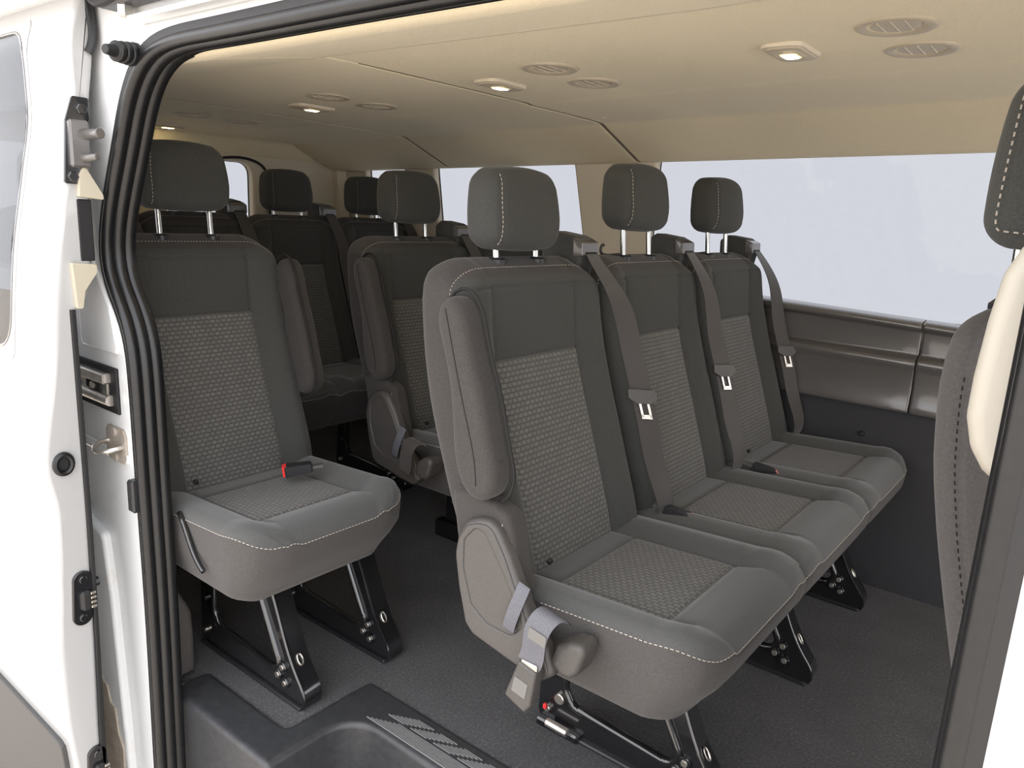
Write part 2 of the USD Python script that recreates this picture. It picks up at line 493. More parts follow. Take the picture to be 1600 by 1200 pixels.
def ceiling_panel(x0, x1):
    xs = np.unique(np.r_[np.linspace(x0, x1, 24), x0, x0 + 0.002, x0 + 0.005, x0 + 0.009, x0 + 0.015, x1 - 0.015, x1 - 0.009, x1 - 0.005, x1 - 0.002, x1])
    ys = np.unique(np.r_[HY, np.linspace(0.75, 2.45, 60)])
    zz = PchipInterpolator(HY, HZ)(ys)

    def f(X, Y):
        k = np.clip((X + 1.9) / 1.34, 0, 1)                      # the near fold runs closer to the door further back
        fold = 1.005 + 0.142 * k
        near = Y < 1.16
        Yw = np.where(near, 0.722 + (Y - 0.722) * (fold - 0.722) / (1.148 - 0.722), Y)
        Yw = np.where(near & (Y > 1.148), fold + (Y - 1.148) * (1.18 - fold) / 0.032 * 0.375, Yw)
        Z = np.interp(Y, ys, zz) + CZ(X) * sstep(0.70, 1.05, Y)
        e = np.minimum(X - x0, x1 - X)
        Z = Z + 0.016 * gauss(e, 0.0042) * (Y < 2.46) * ((x0 > -3) | (X > x0 + 0.1)) * ((x1 < 1) | (X < x1 - 0.1))
        return np.stack([X, Yw, Z], -1)

    P, q = patch(f, xs, ys)
    P2 = P + [0, 0, 0.02]
    n = len(P)
    m = TM(np.vstack([P, P2]), np.vstack([q[:, [0, 2, 1]], q[:, [0, 3, 2]], q[:, [0, 1, 2]] + n, q[:, [0, 2, 3]] + n]))
    return m


ceil = thing("ceiling", "beige fabric headliner of three moulded sections", kind="structure")
for a, b in zip(SEAM[:-1], SEAM[1:]):
    obj("headliner_panel", ceiling_panel(a, b), "headliner", ceil, smooth=50)
obj("roof_skin", bx((-3.2, 0.64, 1.53), (1.3, 2.60, 1.55)), "paint_clean_dimmed", ceil, smooth=False)
# rear header over the back doors
RX = np.array([-2.95, -3.00, -3.030, -3.046, -3.080, -3.090, -3.096, -3.105])
RZ = np.array([1.3940, 1.3925, 1.389, 1.378, 1.322, 1.311, 1.308, 1.32])
P, q = patch(lambda S, Y: np.stack([np.interp(S, np.arange(8), RX), Y, np.interp(S, np.arange(8), RZ)], -1), np.linspace(0, 7, 36), np.linspace(0.75, 2.46, 30))
obj("rear_header", TM(P, np.vstack([q[:, [0, 1, 2]], q[:, [0, 2, 3]]])), "headliner", ceil, smooth=50)
for xs_ in SEAM[1:3]:
    pts = np.c_[np.full(len(HY), xs_), HY, HZ + CZ(xs_) * sstep(0.70, 1.05, HY) + 0.0035]
    pts[:, 1] = np.where(pts[:, 1] < 1.15, 0.722 + (pts[:, 1] - 0.722) * (1.005 + 0.142 * np.clip((xs_ + 1.9) / 1.34, 0, 1) - 0.722) / 0.426, pts[:, 1])
    pts = pts[(pts[:, 1] < 2.452) & ~((pts[:, 1] > 1.135) & (pts[:, 1] < 1.17))]
    pts = np.array([[xs_, yq, np.interp(yq, pts[:, 1], pts[:, 2])] for yq in np.linspace(1.172, 2.455, 60)])
    obj("seam_gap", sweep(pts, [(-0.0035, -0.002), (0.0035, -0.002), (0.0035, 0.004), (-0.0035, 0.004)], up=(0, 0, 1)), "seam_brown", ceil)
# small marks pressed into the far side of the headliner
a = np.linspace(0, 2 * np.pi, 20, endpoint=False)
obj("button", hull([(0.010 * np.cos(t) * s - 1.315, 2.085 + 0.012 * np.sin(t) * s, 1.4235 + h) for t in a for s, h in ((1, 0.004), (0.7, 0))]), "headliner", ceil)
obj("button", hull([(0.028 * np.cos(t) * s - 1.20, 2.27 + 0.010 * np.sin(t) * s, 1.3905 - 0.004 * np.sin(t) * s + h) for t in a for s, h in ((1, 0.004), (0.8, -0.001))]), "headliner", ceil)

# ------------------------------------------------------------------ setting: far wall (driver's side of the van), windows
wl = thing("wall_left", "far side wall of the van with beige pillars and grey trim", kind="structure")
WALL_DY = 0.040
TILT = lambda z: 2.515 + WALL_DY - 0.075 * np.clip((z - 0.85) / 0.5, 0, 1.2)      # the glass leans in towards the roof


def lean(m):
    v = m.vertices.copy()
    v[:, 1] += TILT(v[:, 2]) - 2.515
    return TM(v, m.faces)


w_polys = [Polygon([(-1.322, 1.372), (-1.375, 0.868), (-0.02, 0.862), (-0.02, 1.40)]),
           Polygon([(-2.425, 1.350), (-2.42, 0.90), (-1.630, 0.90), (-1.683, 1.362)]),
           Polygon([(-2.875, 1.340), (-2.89, 0.92), (-2.60, 0.90), (-2.615, 1.345)]),
           Polygon([(0.10, 1.40), (0.10, 0.86), (0.95, 0.86), (0.70, 1.40)])]
w_polys = [rounded(p, 0.055) for p in w_polys]
wall_poly = sbox(-3.12, 0.80, 1.4, 1.46)
for p in w_polys:
    wall_poly = wall_poly.difference(p)
obj("pillar_trim", lean(plate(wall_poly, 2.50, 2.545, "y", 0.010, seg=3, step=0.02)), "beige", wl, smooth=40)
obj("body_side", bx((-3.2, 2.595, -0.3), (1.4, 2.64, 0.84)), "paint_clean_dimmed", wl, smooth=False)
for k, p in enumerate(w_polys):
    w = thing(f"window_{k + 1}", ["large tinted side window beside the three-seat bench", "tinted side window behind the middle row of seats", "small tinted rear quarter window on the far side", "tinted front door window on the far side"][k], kind="structure")
    obj("pane", lean(plate(p.buffer(0.012), 2.538, 2.542, "y", 0)), "pane", w, smooth=False)
    obj("gasket", lean(plate(p.buffer(0.014).difference(p.buffer(-0.002)), 2.531, 2.537, "y", 0.001)), "rubber_matt", w)
# grey trim: sill ledge, recessed band, rail, lower panel; dark liner below
SP = np.array([(2.535, 0.876), (2.512, 0.8765), (2.470, 0.874), (2.458, 0.8705), (2.452, 0.864), (2.451, 0.856), (2.456, 0.849), (2.470, 0.845), (2.476, 0.838), (2.478, 0.772),
               (2.474, 0.765), (2.458, 0.760), (2.446, 0.755), (2.441, 0.748), (2.4405, 0.738), (2.445, 0.728), (2.452, 0.715), (2.456, 0.66), (2.452, 0.615), (2.448, 0.598), (2.452, 0.590), (2.475, 0.588)])


def trim_run(x0, x1):
    xs = np.array([x0, x0 + 0.002, x0 + 0.006, *np.linspace(x0 + 0.05, x1 - 0.05, 12), x1 - 0.006, x1 - 0.002, x1])
    e = np.minimum(xs - x0, x1 - xs)
    ins = 0.004 * np.clip(1 - e / 0.006, 0, 1)
    V = np.stack([np.stack([np.full(len(SP), x), SP[:, 0] + d + WALL_DY, SP[:, 1] - 0.03 * (x + 0.6) * (SP[:, 1] > 0.8) - 0.012 * (x + 0.6)], 1) for x, d in zip(xs, ins)])
    n, k = V.shape[:2]
    i, j = np.meshgrid(np.arange(n - 1), np.arange(k - 1), indexing="ij")
    q = np.stack([i * k + j, i * k + j + 1, (i + 1) * k + j + 1, (i + 1) * k + j], -1).reshape(-1, 4)
    return TM(V.reshape(-1, 3), np.vstack([q[:, [0, 2, 1]], q[:, [0, 3, 2]]]))


obj("side_panel", trim_run(-3.08, -0.4175), "panel_grey", wl, smooth=40)
obj("side_panel", trim_run(-0.4135, 1.35), "panel_grey", wl, smooth=40)
obj("liner", bx((-3.1, 2.510, -0.01), (1.38, 2.54, 0.605), 0.004), "liner", wl)
obj("trim_clip", cyl((-0.537, 2.514, 0.495), (-0.537, 2.500, 0.495), 0.010, 16, 0.007), "plastic_black", wl)

# ------------------------------------------------------------------ setting: rear wall with the back doors' windows
wr = thing("wall_rear", "beige rear wall with two back door windows", kind="structure")
r_polys = [rounded(sbox(1.60, 0.86, 2.00, 1.288), 0.05), rounded(sbox(0.98, 0.86, 1.40, 1.288), 0.05)]
rp = sbox(0.70, -0.02, 2.57, 1.46)
for p in r_polys:
    rp = rp.difference(p)
obj("door_trim", plate(rp, -3.14, -3.085, "x", 0.012, seg=3, step=0.02), "beige", wr, smooth=40)
obj("door_seal", sweep(spline([(-3.080, 1.55, 1.306), (-3.080, 1.90, 1.304), (-3.080, 2.00, 1.298), (-3.080, 2.055, 1.27), (-3.080, 2.075, 1.20), (-3.08, 2.08, 0.9), (-3.08, 2.08, 0.5)], 60), circle(0.006, 8)), "rubber_matt", wr)
for k, p in enumerate(r_polys):
    w = thing(f"window_{5 + k}", ["tinted back door window on the far side", "tinted back door window on the near side"][k], kind="structure")
    obj("pane", plate(p.buffer(0.012), -3.132, -3.128, "x", 0), "pane", w, smooth=False)
    obj("gasket", plate(p.buffer(0.014).difference(p.buffer(-0.002)), -3.127, -3.120, "x", 0.001), "rubber_matt", w)
# corner pillar trim between the rear wall and the far wall
obj("corner_trim", sweep([(-3.072, 2.50, 0.62), (-3.070, 2.49, 0.9), (-3.068, 2.445, 1.34)], [(-0.05, -0.012), (0.02, -0.012), (0.05, 0.02), (0.02, 0.03), (-0.05, 0.0)], up=(0, 1, 0)), "beige", wr)

# ------------------------------------------------------------------ setting: near side of the van (door opening)
OPEN = [(-1.487, -0.45), (-1.487, 0.15), (-1.487, 0.30), (-1.490, 0.45), (-1.493, 0.62), (-1.496, 0.76), (-1.510, 0.85), (-1.540, 0.905), (-1.573, 0.955), (-1.583, 1.005), (-1.570, 1.065), (-1.535, 1.140), (-1.495, 1.215), (-1.458, 1.282), (-1.420, 1.327), (-1.370, 1.357), (-1.300, 1.371), (-1.200, 1.3735), (-0.90, 1.374), (-0.50, 1.374), (-0.16, 1.374), (-0.085, 1.362), (-0.045, 1.320), (-0.035, 1.25), (-0.035, 1.0), (-0.035, 0.6), (-0.035, 0.2), (-0.035, -0.45)]
OP = spline([(x, 0, z) for x, z in OPEN], 220)[:, [0, 2]]
open_poly = Polygon(OP)
REAR_LIGHT_HOLE = rounded(sbox(-2.60, 0.93, -1.80, 1.30), 0.05)  # unseen opening, added without glass to let more light into the rear
jamb_poly = sbox(-2.9, -0.44, 1.3, 1.52).difference(open_poly.buffer(-0.004)).difference(REAR_LIGHT_HOLE)
jb = thing("wall_right", "white painted body pillar and header around the sliding door opening", kind="structure")
obj("door_frame", plate(jamb_poly, 0.690, 0.722, "y", 0.006, seg=3), "paint", jb)
# pressed shapes of the pillar
obj("pillar_pressing", plate(rounded(Polygon([(-1.72, 0.80), (-1.545, 0.80), (-1.575, 0.90), (-1.635, 0.98), (-1.635, 1.25), (-1.72, 1.25)]), 0.015), 0.683, 0.700, "y", 0.006, seg=3), "paint", jb)
obj("pillar_pressing", plate(rounded(Polygon([(-1.85, -0.44), (-1.60, -0.44), (-1.615, -0.1), (-1.64, 0.25), (-1.66, 0.38), (-1.85, 0.42)]), 0.02), 0.672, 0.700, "y", 0.009, seg=3), "paint", jb)
obj("pillar_pressing", plate(rounded(sbox(-1.85, 0.575, -1.545, 0.582).buffer(0.008), 0.004), 0.686, 0.70, "y", 0.004, seg=2), "paint", jb)
obj("header_gutter", sweep([(-1.385, 0.676, 1.412), (-1.2, 0.674, 1.411), (-0.9, 0.672, 1.410), (0.4, 0.672, 1.408)], [(-0.012, -0.004), (0.010, -0.006), (0.014, 0.002), (0.010, 0.006), (-0.012, 0.004)], up=(0, 0, 1)), "paint", jb)
obj("roof_edge", plate(sbox(-2.9, 1.47, 1.3, 1.56), 0.60, 0.70, "y", 0.01), "paint", jb)
obj("inner_panel", plate(rounded(Polygon([(-3.06, 0.90), (-1.60, 0.90), (-1.625, 0.98), (-1.61, 1.07), (-1.53, 1.22), (-1.48, 1.30), (-1.42, 1.345), (-3.06, 1.33)]), 0.008).difference(REAR_LIGHT_HOLE), 0.733, 0.746, "y", 0.004), "beige_pale", jb, label="pale beige upper pillar trim")
obj("lower_panel", plate(rounded(Polygon([(-3.06, 0.0), (-1.535, 0.0), (-1.535, 0.70), (-1.545, 0.84), (-1.60, 0.895), (-3.06, 0.895)]), 0.008), 0.733, 0.746, "y", 0.004), "plastic_grey", jb, label="grey lower side trim")
obj("wheel_arch_trim", plate(rounded(Polygon([(0.74, 0.01), (0.823, 0.01), (0.823, 0.10), (0.820, 0.17), (0.795, 0.225), (0.770, 0.255), (0.74, 0.258)]), 0.012), -2.05, -1.56, "x", 0.012, seg=3), "plastic_grey", jb, label="brownish grey wheel arch trim beside the step")

# black rubber door seal
prof = []
for cx, cy, r in ((0.0, -0.020, 0.0115), (0.004, 0.0, 0.012), (0.0, 0.022, 0.014)):
    prof.append(Point(cx, cy).buffer(r, quad_segs=4))
prof = shapely.union_all(prof)
PR = np.array(prof.exterior.coords)[:-1]
sealpath = np.array([(x, 0.712, z) for x, z in OP])
sl = thing("door_seal", "black ribbed rubber weatherstrip lining the sliding door opening", "seal")
obj("seal_strip", sweep(sealpath, PR[:, [0, 1]], up=(0, 1, 0)), "rubber", sl, smooth=60)
lip = np.array([(x, 0.712, z) for x, z in np.array(open_poly.buffer(0.013).exterior.coords)])
keep = lip[(lip[:, 2] > -0.44)]
st = np.argmax(np.linalg.norm(np.diff(np.vstack([keep, keep[:1]]), axis=0), axis=1)) + 1
keep = np.roll(keep, -st, 0)
obj("outer_lip", sweep(keep + [0, -0.024, 0], [(-0.008, -0.003), (0.008, -0.004), (0.008, 0.004), (-0.008, 0.004)], up=(0, 1, 0)), "rubber_matt", sl, smooth=40)

# ------------------------------------------------------------------ entry step moulding
TOPZ = 0.006
ep = shapely.union_all([sbox(-1.55, 0.751, -1.2, 0.848), sbox(-1.235, 0.751, 0.55, 1.085)])
well = rounded(sbox(-1.165, 0.50, 0.70, 0.972), 0.075)
ep = rounded(ep, 0.015).difference(well)
st_ = thing("entry_step", "black moulded plastic step tray inside the door opening", "step")
obj("tray", plate(ep, -0.26, TOPZ, "z", 0.014, seg=4, step=0.012, draft=-0.02), "tray", st_, smooth=50)
obj("step_floor", bx((-1.20, 0.751, -0.27), (0.60, 1.02, -0.225), 0.004), "tray", st_)
ridges = [sweep([(x0, y, TOPZ), (0.45, y, TOPZ)], [(-0.0014, 0), (-0.0008, 0.0022), (0.0008, 0.0022), (0.0014, 0)], up=(0, 0, 1)) for y, x0 in [(0.988 + 0.0042 * k, -1.135 + 0.010 * k) for k in range(8)]]
obj("tread_strip", cat_(ridges), "tread", st_, smooth=False, label="pale ridged anti-slip strip")
for k in range(9):
    x0 = -1.105 + 0.070 * k
    rows = [sweep([(x0 + 0.009 * j - 0.0, 1.026 + 0.0042 * j, TOPZ), (x0 + 0.009 * j + 0.050, 1.026 + 0.0042 * j, TOPZ)], [(-0.0014, 0), (-0.0008, 0.0024), (0.0008, 0.0024), (0.0014, 0)], up=(0, 0, 1)) for j in range(8)]
    obj("tread_pad", cat_(rows), "tread", st_, smooth=False)

# ------------------------------------------------------------------ sliding door, slid back along the outside
DX = -1.55
skin_pts = np.array([(1.52, 0.675), (1.45, 0.650), (1.375, 0.633), (1.285, 0.633), (1.15, 0.612), (1.00, 0.584), (0.88, 0.570), (0.775, 0.560), (0.68, 0.542), (0.595, 0.532), (0.50, 0.545), (0.40, 0.541), (0.30, 0.536), (0.20, 0.528), (0.05, 0.530), (-0.08, 0.540), (-0.30, 0.555), (-0.50, 0.57)])
inner_pts = np.array([(1.52, 0.69), (1.37, 0.678), (1.25, 0.662), (1.00, 0.650), (0.93, 0.640), (0.885, 0.612), (0.48, 0.606), (0.35, 0.603), (0.20, 0.600), (-0.05, 0.594), (-0.30, 0.60), (-0.50, 0.61)])
skin = PchipInterpolator(skin_pts[::-1, 0], skin_pts[::-1, 1])
zz = np.linspace(1.52, -0.45, 70)
inner_f = PchipInterpolator(inner_pts[::-1, 0], inner_pts[::-1, 1])
door_poly = Polygon([(float(skin(z)), z) for z in zz] + [(float(inner_f(z)), z) for z in zz[::-1]])
dr = thing("door_1", "white sliding door slid open along the outside of the van", kind="structure")
obj("door_body", cat_([plate(door_poly, -1.745, DX, "x", 0.010, seg=4, ends=(False, True)), plate(door_poly, -2.75, -2.66, "x", 0.010, seg=4, ends=(True, False)),
                       plate(door_poly.intersection(sbox(0, -1, 2, 0.79)), -2.66, -1.745, "x", 0), plate(door_poly.intersection(sbox(0, 1.435, 2, 2)), -2.66, -1.745, "x", 0)]), "paint_clean_dimmed", dr, smooth=50)


def skin_patch(poly_x, poly_z, off, t, m, name, corner=None):
    xs, zs = np.linspace(*poly_x, 10), np.linspace(*poly_z, 30)
    P, q = patch(lambda X, Z: np.stack([X, skin(Z) - off, Z], -1), xs, zs)
    Q = P + [0, t, 0]
    n = len(P)
    mm = TM(np.vstack([P, Q]), np.vstack([q[:, [0, 1, 2]], q[:, [0, 2, 3]], q[:, [0, 2, 1]] + n, q[:, [0, 3, 2]] + n]))
    return obj(name, mm, m, dr, smooth=50)


wp = rounded(sbox(-2.65, 0.80, -1.755, 1.425), 0.06)


def skin_plate(poly, off, t, m, name, bevel=0.0015):
    pm = plate(poly, -off, -off + t, "y", bevel, step=0.02)
    v = pm.vertices.copy()
    # refine so that the plate follows the skin
    pm = TM(v, pm.faces)
    v, fc = trimesh.remesh.subdivide_to_size(pm.vertices, pm.faces, 0.035)
    pm = TM(v, fc)
    v = pm.vertices.copy()
    v[:, 1] += skin(v[:, 2])
    return obj(name, TM(v, pm.faces), m, dr, smooth=30)


skin_plate(wp, 0.002, 0.004, "pane", "window_glass", 0)
skin_plate(sbox(-2.67, 0.78, -1.735, 1.445).difference(wp), 0.0015, 0.012, "paint_clean_dimmed", "window_frame", 0.0005)
skin_plate(wp.buffer(0.006).difference(wp), 0.003, 0.006, "panel_grey", "window_seal")
skin_plate(rounded(Polygon([(-2.7, -0.44), (-1.60, -0.44), (-1.585, -0.035), (-2.7, -0.035)]), 0.01), 0.010, 0.02, "cladding", "lower_cladding", 0.004)
skin_plate(rounded(Polygon([(-2.05, 0.585), (-1.83, 0.585), (-1.83, 0.64), (-2.05, 0.64)]), 0.015), 0.022, 0.024, "rubber_matt", "door_handle", 0.006)
# edge fittings, on the face of the door's front edge
E = lambda y0, y1, z0, z1, t, b=0.002: bx((DX - 0.004, y0, z0), (DX + t, y1, z1), b)
hb = obj("hinge_bracket", plate(rounded(Polygon([(0.606, 1.135), (0.640, 1.135), (0.645, 1.165), (0.650, 1.245), (0.660, 1.250), (0.662, 1.292), (0.630, 1.292), (0.616, 1.25)]), 0.006), DX - 0.002, DX + 0.007, "x", 0.002), "black_metal", dr)
obj("carrier", E(0.618, 0.654, 1.165, 1.250, 0.018, 0.004), "panel_grey", hb)
obj("stud", cyl((DX + 0.01, 0.648, 1.225), (DX + 0.055, 0.656, 1.228), 0.010), "panel_grey", hb)
obj("stud", cyl((DX + 0.01, 0.640, 1.182), (DX + 0.050, 0.650, 1.186), 0.009, 16, 0.006), "panel_grey", hb)
obj("bolt", cyl((DX, 0.645, 1.270), (DX + 0.013, 0.645, 1.270), 0.010, 6), "black_metal", hb)
obj("bolt", cyl((DX, 0.622, 1.148), (DX + 0.013, 0.622, 1.148), 0.010, 6), "black_metal", hb)
obj("guide_block", plate(rounded(Polygon([(0.628, 1.112), (0.674, 1.108), (0.673, 1.118), (0.642, 1.172), (0.630, 1.150)]), 0.003), DX - 0.002, DX + 0.012, "x", 0.002), "cream", dr, label="cream triangular plastic guide")
obj("guide_block", plate(rounded(Polygon([(0.606, 0.990), (0.652, 0.986), (0.652, 0.970), (0.628, 0.936), (0.622, 0.902), (0.610, 0.902)]), 0.003), DX - 0.002, DX + 0.012, "x", 0.002), "cream", dr, label="cream stepped plastic guide")
obj("latch_slot", E(0.628, 0.654, 0.992, 1.108, 0.002), "dark", dr)
gr = obj("grommet", sweep([(DX + 0.003, 0.566 + 0.015 * math.cos(t), 0.598 + 0.019 * math.sin(t)) for t in np.linspace(0, 2 * np.pi, 25)], circle(0.006, 8)), "rubber", dr)
obj("bore", cyl((DX - 0.002, 0.566, 0.598), (DX + 0.0015, 0.566, 0.598), 0.014), "dark", gr)


def contact(z):
    c = obj("contact_plate", plate(Polygon(np.array(LineString([(0.577, z - 0.040), (0.582, z + 0.040)]).buffer(0.0195).exterior.coords)), DX - 0.002, DX + 0.006, "x", 0.002), "black_metal", dr)
    obj("socket", E(0.572, 0.594, z - 0.026, z + 0.018, 0.018, 0.006), "rubber_matt", c)
    for k in range(4):
        obj("pin", bx((DX + 0.015, 0.590, z - 0.021 + 0.010 * k), (DX + 0.020, 0.600, z - 0.015 + 0.010 * k), 0.001), "zinc", c, smooth=False)
    for s in (-1, 1):
        obj("screw", cyl((DX + 0.004, 0.5795 + 0.0025 * s, z + 0.042 * s), (DX + 0.010, 0.5795 + 0.0025 * s, z + 0.042 * s), 0.008, 8), "black_metal", c)


contact(0.304)
contact(-0.108)
obj("edge_strip", plate(Polygon([(0.600, 0.90), (0.610, 0.90), (0.6095, 0.45), (0.606, 0.2), (0.601, -0.05), (0.607, -0.44), (0.597, -0.44), (0.590, -0.05), (0.597, 0.2), (0.600, 0.45)]), DX - 0.004, DX + 0.006, "x", 0.002), "rubber_matt", dr)
obj("top_seal", sweep(spline([(DX, 0.682, 1.50), (DX, 0.676, 1.44), (DX + 0.004, 0.676, 1.40), (DX, 0.668, 1.372)], 20), circle(0.008, 8)), "rubber", dr)

M["old_sealant"] = grain("old_sealant", (0.36, 0.30, 0.23), (0.52, 0.46, 0.38), 25, 0.8, 0.6, 0.004, detail=8)
obj("sealant_patch", plate(Polygon([(-1.79, 0.04), (-1.735, 0.03), (-1.715, -0.005), (-1.69, -0.01), (-1.675, -0.05), (-1.655, -0.055), (-1.645, -0.12), (-1.625, -0.15), (-1.63, -0.23), (-1.615, -0.30), (-1.62, -0.43), (-1.79, -0.43)]), 0.6685, 0.6725, "y", 0.001), "old_sealant", jb, label="crumbling beige sealant low on the pillar")
# fittings of the pillar
JY = 0.690
bs = thing("bump_stop", "ribbed black rubber bump stop below the header corner", "bump stop")
ax0, ax1 = np.array([-1.412, 0.690, 1.360]), np.array([-1.388, 0.625, 1.357])
for k in range(4):
    p = ax0 + (ax1 - ax0) * (0.18 * k)
    obj("rib", cyl(p, p + (ax1 - ax0) * 0.15, 0.021 - 0.0012 * k), "rubber_matt", bs)
obj("core", cyl(ax0, ax0 + (ax1 - ax0) * 0.72, 0.0145), "rubber_matt", bs)
obj("tip", cyl(ax0 + (ax1 - ax0) * 0.7, ax1, 0.0105, 16, 0.008), "rubber_matt", bs)
tk = thing("door_track", "short steel door track end recessed in the white pillar", "door track")
obj("recess", bx((-1.80, 0.684, 0.672), (-1.565, 0.692, 0.770), 0.002), "dark", tk)
obj("rail", bx((-1.80, 0.668, 0.735), (-1.590, 0.690, 0.757), 0.003), "steel", tk)
obj("rail", sweep([(-1.80, 0.680, 0.700), (-1.585, 0.680, 0.700)], circle(0.012, 12)), "steel", tk)
obj("web", bx((-1.80, 0.680, 0.705), (-1.60, 0.688, 0.742), 0.002), "steel", tk)
obj("slot", bx((-1.690, 0.676, 0.714), (-1.625, 0.682, 0.733), 0.001), "dark", tk)
obj("screw", cyl((-1.655, 0.680, 0.7235), (-1.655, 0.671, 0.7235), 0.0085), "zinc", tk)
sk = thing("door_striker", "worn steel striker plate with a bent loop on the white pillar", "striker")
obj("plate", plate(rounded(Polygon([(-1.632, 0.578), (-1.622, 0.566), (-1.555, 0.566), (-1.545, 0.580), (-1.545, 0.628), (-1.555, 0.642), (-1.622, 0.642), (-1.632, 0.630)]), 0.008), 0.684, 0.692, "y", 0.002), "worn_steel", sk)
obj("loop", tube(spline([(-1.620, 0.690, 0.606), (-1.618, 0.660, 0.604), (-1.605, 0.648, 0.600), (-1.575, 0.648, 0.598), (-1.562, 0.660, 0.601), (-1.560, 0.690, 0.604)], 30), 0.0055), "steel", sk)
for z in (0.632, 0.577):
    obj("screw", cyl((-1.587, 0.686, z), (-1.587, 0.679, z), 0.010), "worn_steel", sk)
obj("pillar_plug", bx((-1.525, 0.672, 0.475), (-1.500, 0.692, 0.545), 0.004), "plastic_black", label="small black plastic block beside the door seal, below the striker", cat="clip")
obj("pillar_bolt", cyl((-1.70, 0.675, 0.255), (-1.70, 0.655, 0.252), 0.011, 8), "black_metal", label="small black bolt low on the white pillar beside the door edge", cat="bolt")
ut = thing("roller_track", "dark roller track with hex nut above the header corner", "door track")
obj("rail", bx((-1.47, 0.655, 1.436), (0.3, 0.690, 1.470), 0.004), "plastic_black", ut)
obj("nut", cyl((-1.405, 0.672, 1.440), (-1.405, 0.672, 1.418), 0.0135, 6), "zinc", ut)
obj("cable", tube(spline([(-1.53, 0.665, 1.48), (-1.50, 0.66, 1.452), (-1.44, 0.655, 1.444), (-1.36, 0.655, 1.452), (-1.2, 0.655, 1.45)], 30), 0.007), "dark", ut)


# ------------------------------------------------------------------ ceiling lamps and vents
def lamp(x, y, label, lit=True):
    t = thing("ceiling_lamp", label, "ceiling lamp", (x, y, 1.4500 + CZ(x)), "lit ceiling lamps")
    rect = lambda a, b, n=6: np.array(rounded(sbox(-a, -b, a, b), min(a, b) * 0.6).exterior.coords)[:-1]
    obj("base", hull(np.vstack([np.c_[rect(0.042, 0.072), np.full(len(rect(0.042, 0.072)), 0.004)], np.c_[rect(0.039, 0.069), np.full(len(rect(0.039, 0.069)), -0.006)]])), "beige", t)
    obj("cover", hull(np.vstack([np.c_[rect(0.036, 0.064), np.full(len(rect(0.036, 0.064)), -0.004)], np.c_[rect(0.033, 0.060), np.full(len(rect(0.033, 0.060)), -0.009)], np.c_[rect(0.026, 0.050), np.full(len(rect(0.026, 0.050)), -0.0105)]])), "vent_beige", t)
    obj("lens", hull(np.vstack([np.c_[rect(0.017, 0.026), np.full(len(rect(0.017, 0.026)), -0.0095)], np.c_[rect(0.015, 0.024), np.full(len(rect(0.015, 0.024)), -0.0120)]])), "lamp_lens", t)
    obj("bulb", hull(np.vstack([np.c_[rect(0.014, 0.021), np.full(len(rect(0.014, 0.021)), -0.0115)], np.c_[rect(0.012, 0.019), np.full(len(rect(0.012, 0.019)), -0.0130)]])), "lamp", t, label="glowing warm white bulb window")
    return t


lamp0 = lamp(-0.548, 1.508, "lit ceiling lamp at the front, above the three-seat bench")
dup(lamp0, (-1.258, 1.509, 1.4500 + CZ(-1.258)), "lit ceiling lamp in the middle headliner section, second from the front", "lit ceiling lamps")
dup(lamp0, (-2.025, 1.525, 1.4500 + CZ(-2.025)), "lit ceiling lamp third from the front, near the rear headliner seam", "lit ceiling lamps")
dup(lamp0, (-2.955, 1.55, 1.4490 + CZ(-2.955)), "ceiling lamp farthest back, cut off by the door pillar at the left", "lit ceiling lamps")


def vent(x, y, label):
    t = thing("ceiling_vent", label, "ceiling vent", (x, y, 1.4500 + CZ(x)), "round ceiling air vents")
    a = np.linspace(0, 2 * np.pi, 41)
    R = np.array([(0.0640, 0.002), (0.0628, -0.002), (0.0590, -0.0042), (0.0500, -0.0040), (0.0445, -0.001), (0.0435, 0.004)])
    V = np.array([[r * math.cos(u), r * math.sin(u), z] for u in a[:-1] for r, z in R])
    k, n = len(R), 40
    i, j = np.meshgrid(np.arange(n), np.arange(k - 1), indexing="ij")
    q = np.stack([i * k + j, i * k + j + 1, ((i + 1) % n) * k + j + 1, ((i + 1) % n) * k + j], -1).reshape(-1, 4)
    ring = TM(V, np.vstack([q[:, [0, 2, 1]], q[:, [0, 3, 2]]]))
    obj("rim", ring, "vent_beige", t, smooth=50)
    obj("disc", hull([(r * math.cos(u), r * math.sin(u), z) for u in a for r, z in ((0.0405, 0.003), (0.0405, -0.0005), (0.0375, -0.0015))]), "vent_beige", t)
    obj("gap", hull([(0.0445 * math.cos(u), 0.0445 * math.sin(u), z) for u in a for z in (0.0040, 0.0030)]), "dark", t)
    for s in (-0.021, 0.0, 0.021):
        obj("slat", bx((s - 0.0008, -math.sqrt(0.0395 ** 2 - s * s), -0.0030), (s + 0.0008, math.sqrt(0.0395 ** 2 - s * s), -0.0005), 0.0003), "beige", t)
    return t


V0 = [(-0.349, 1.423), (-0.346, 1.614), (-1.045, 1.418), (-1.049, 1.605), (-1.822, 1.426), (-1.820, 1.608), (-2.583, 1.443), (-2.570, 1.628)]
row = ["foremost pair", "second pair from the front", "third pair from the front", "rearmost pair"]
vent0 = None
for k, (x, y) in enumerate(V0):
    lab = f"round beige ceiling vent of the {row[k // 2]}, {'farther from' if k % 2 else 'nearer to'} the open door"
    if vent0 is None:
        vent0 = vent(x, y, lab)
    else:
        dup(vent0, (x, y, 1.4500 + CZ(x)), lab)

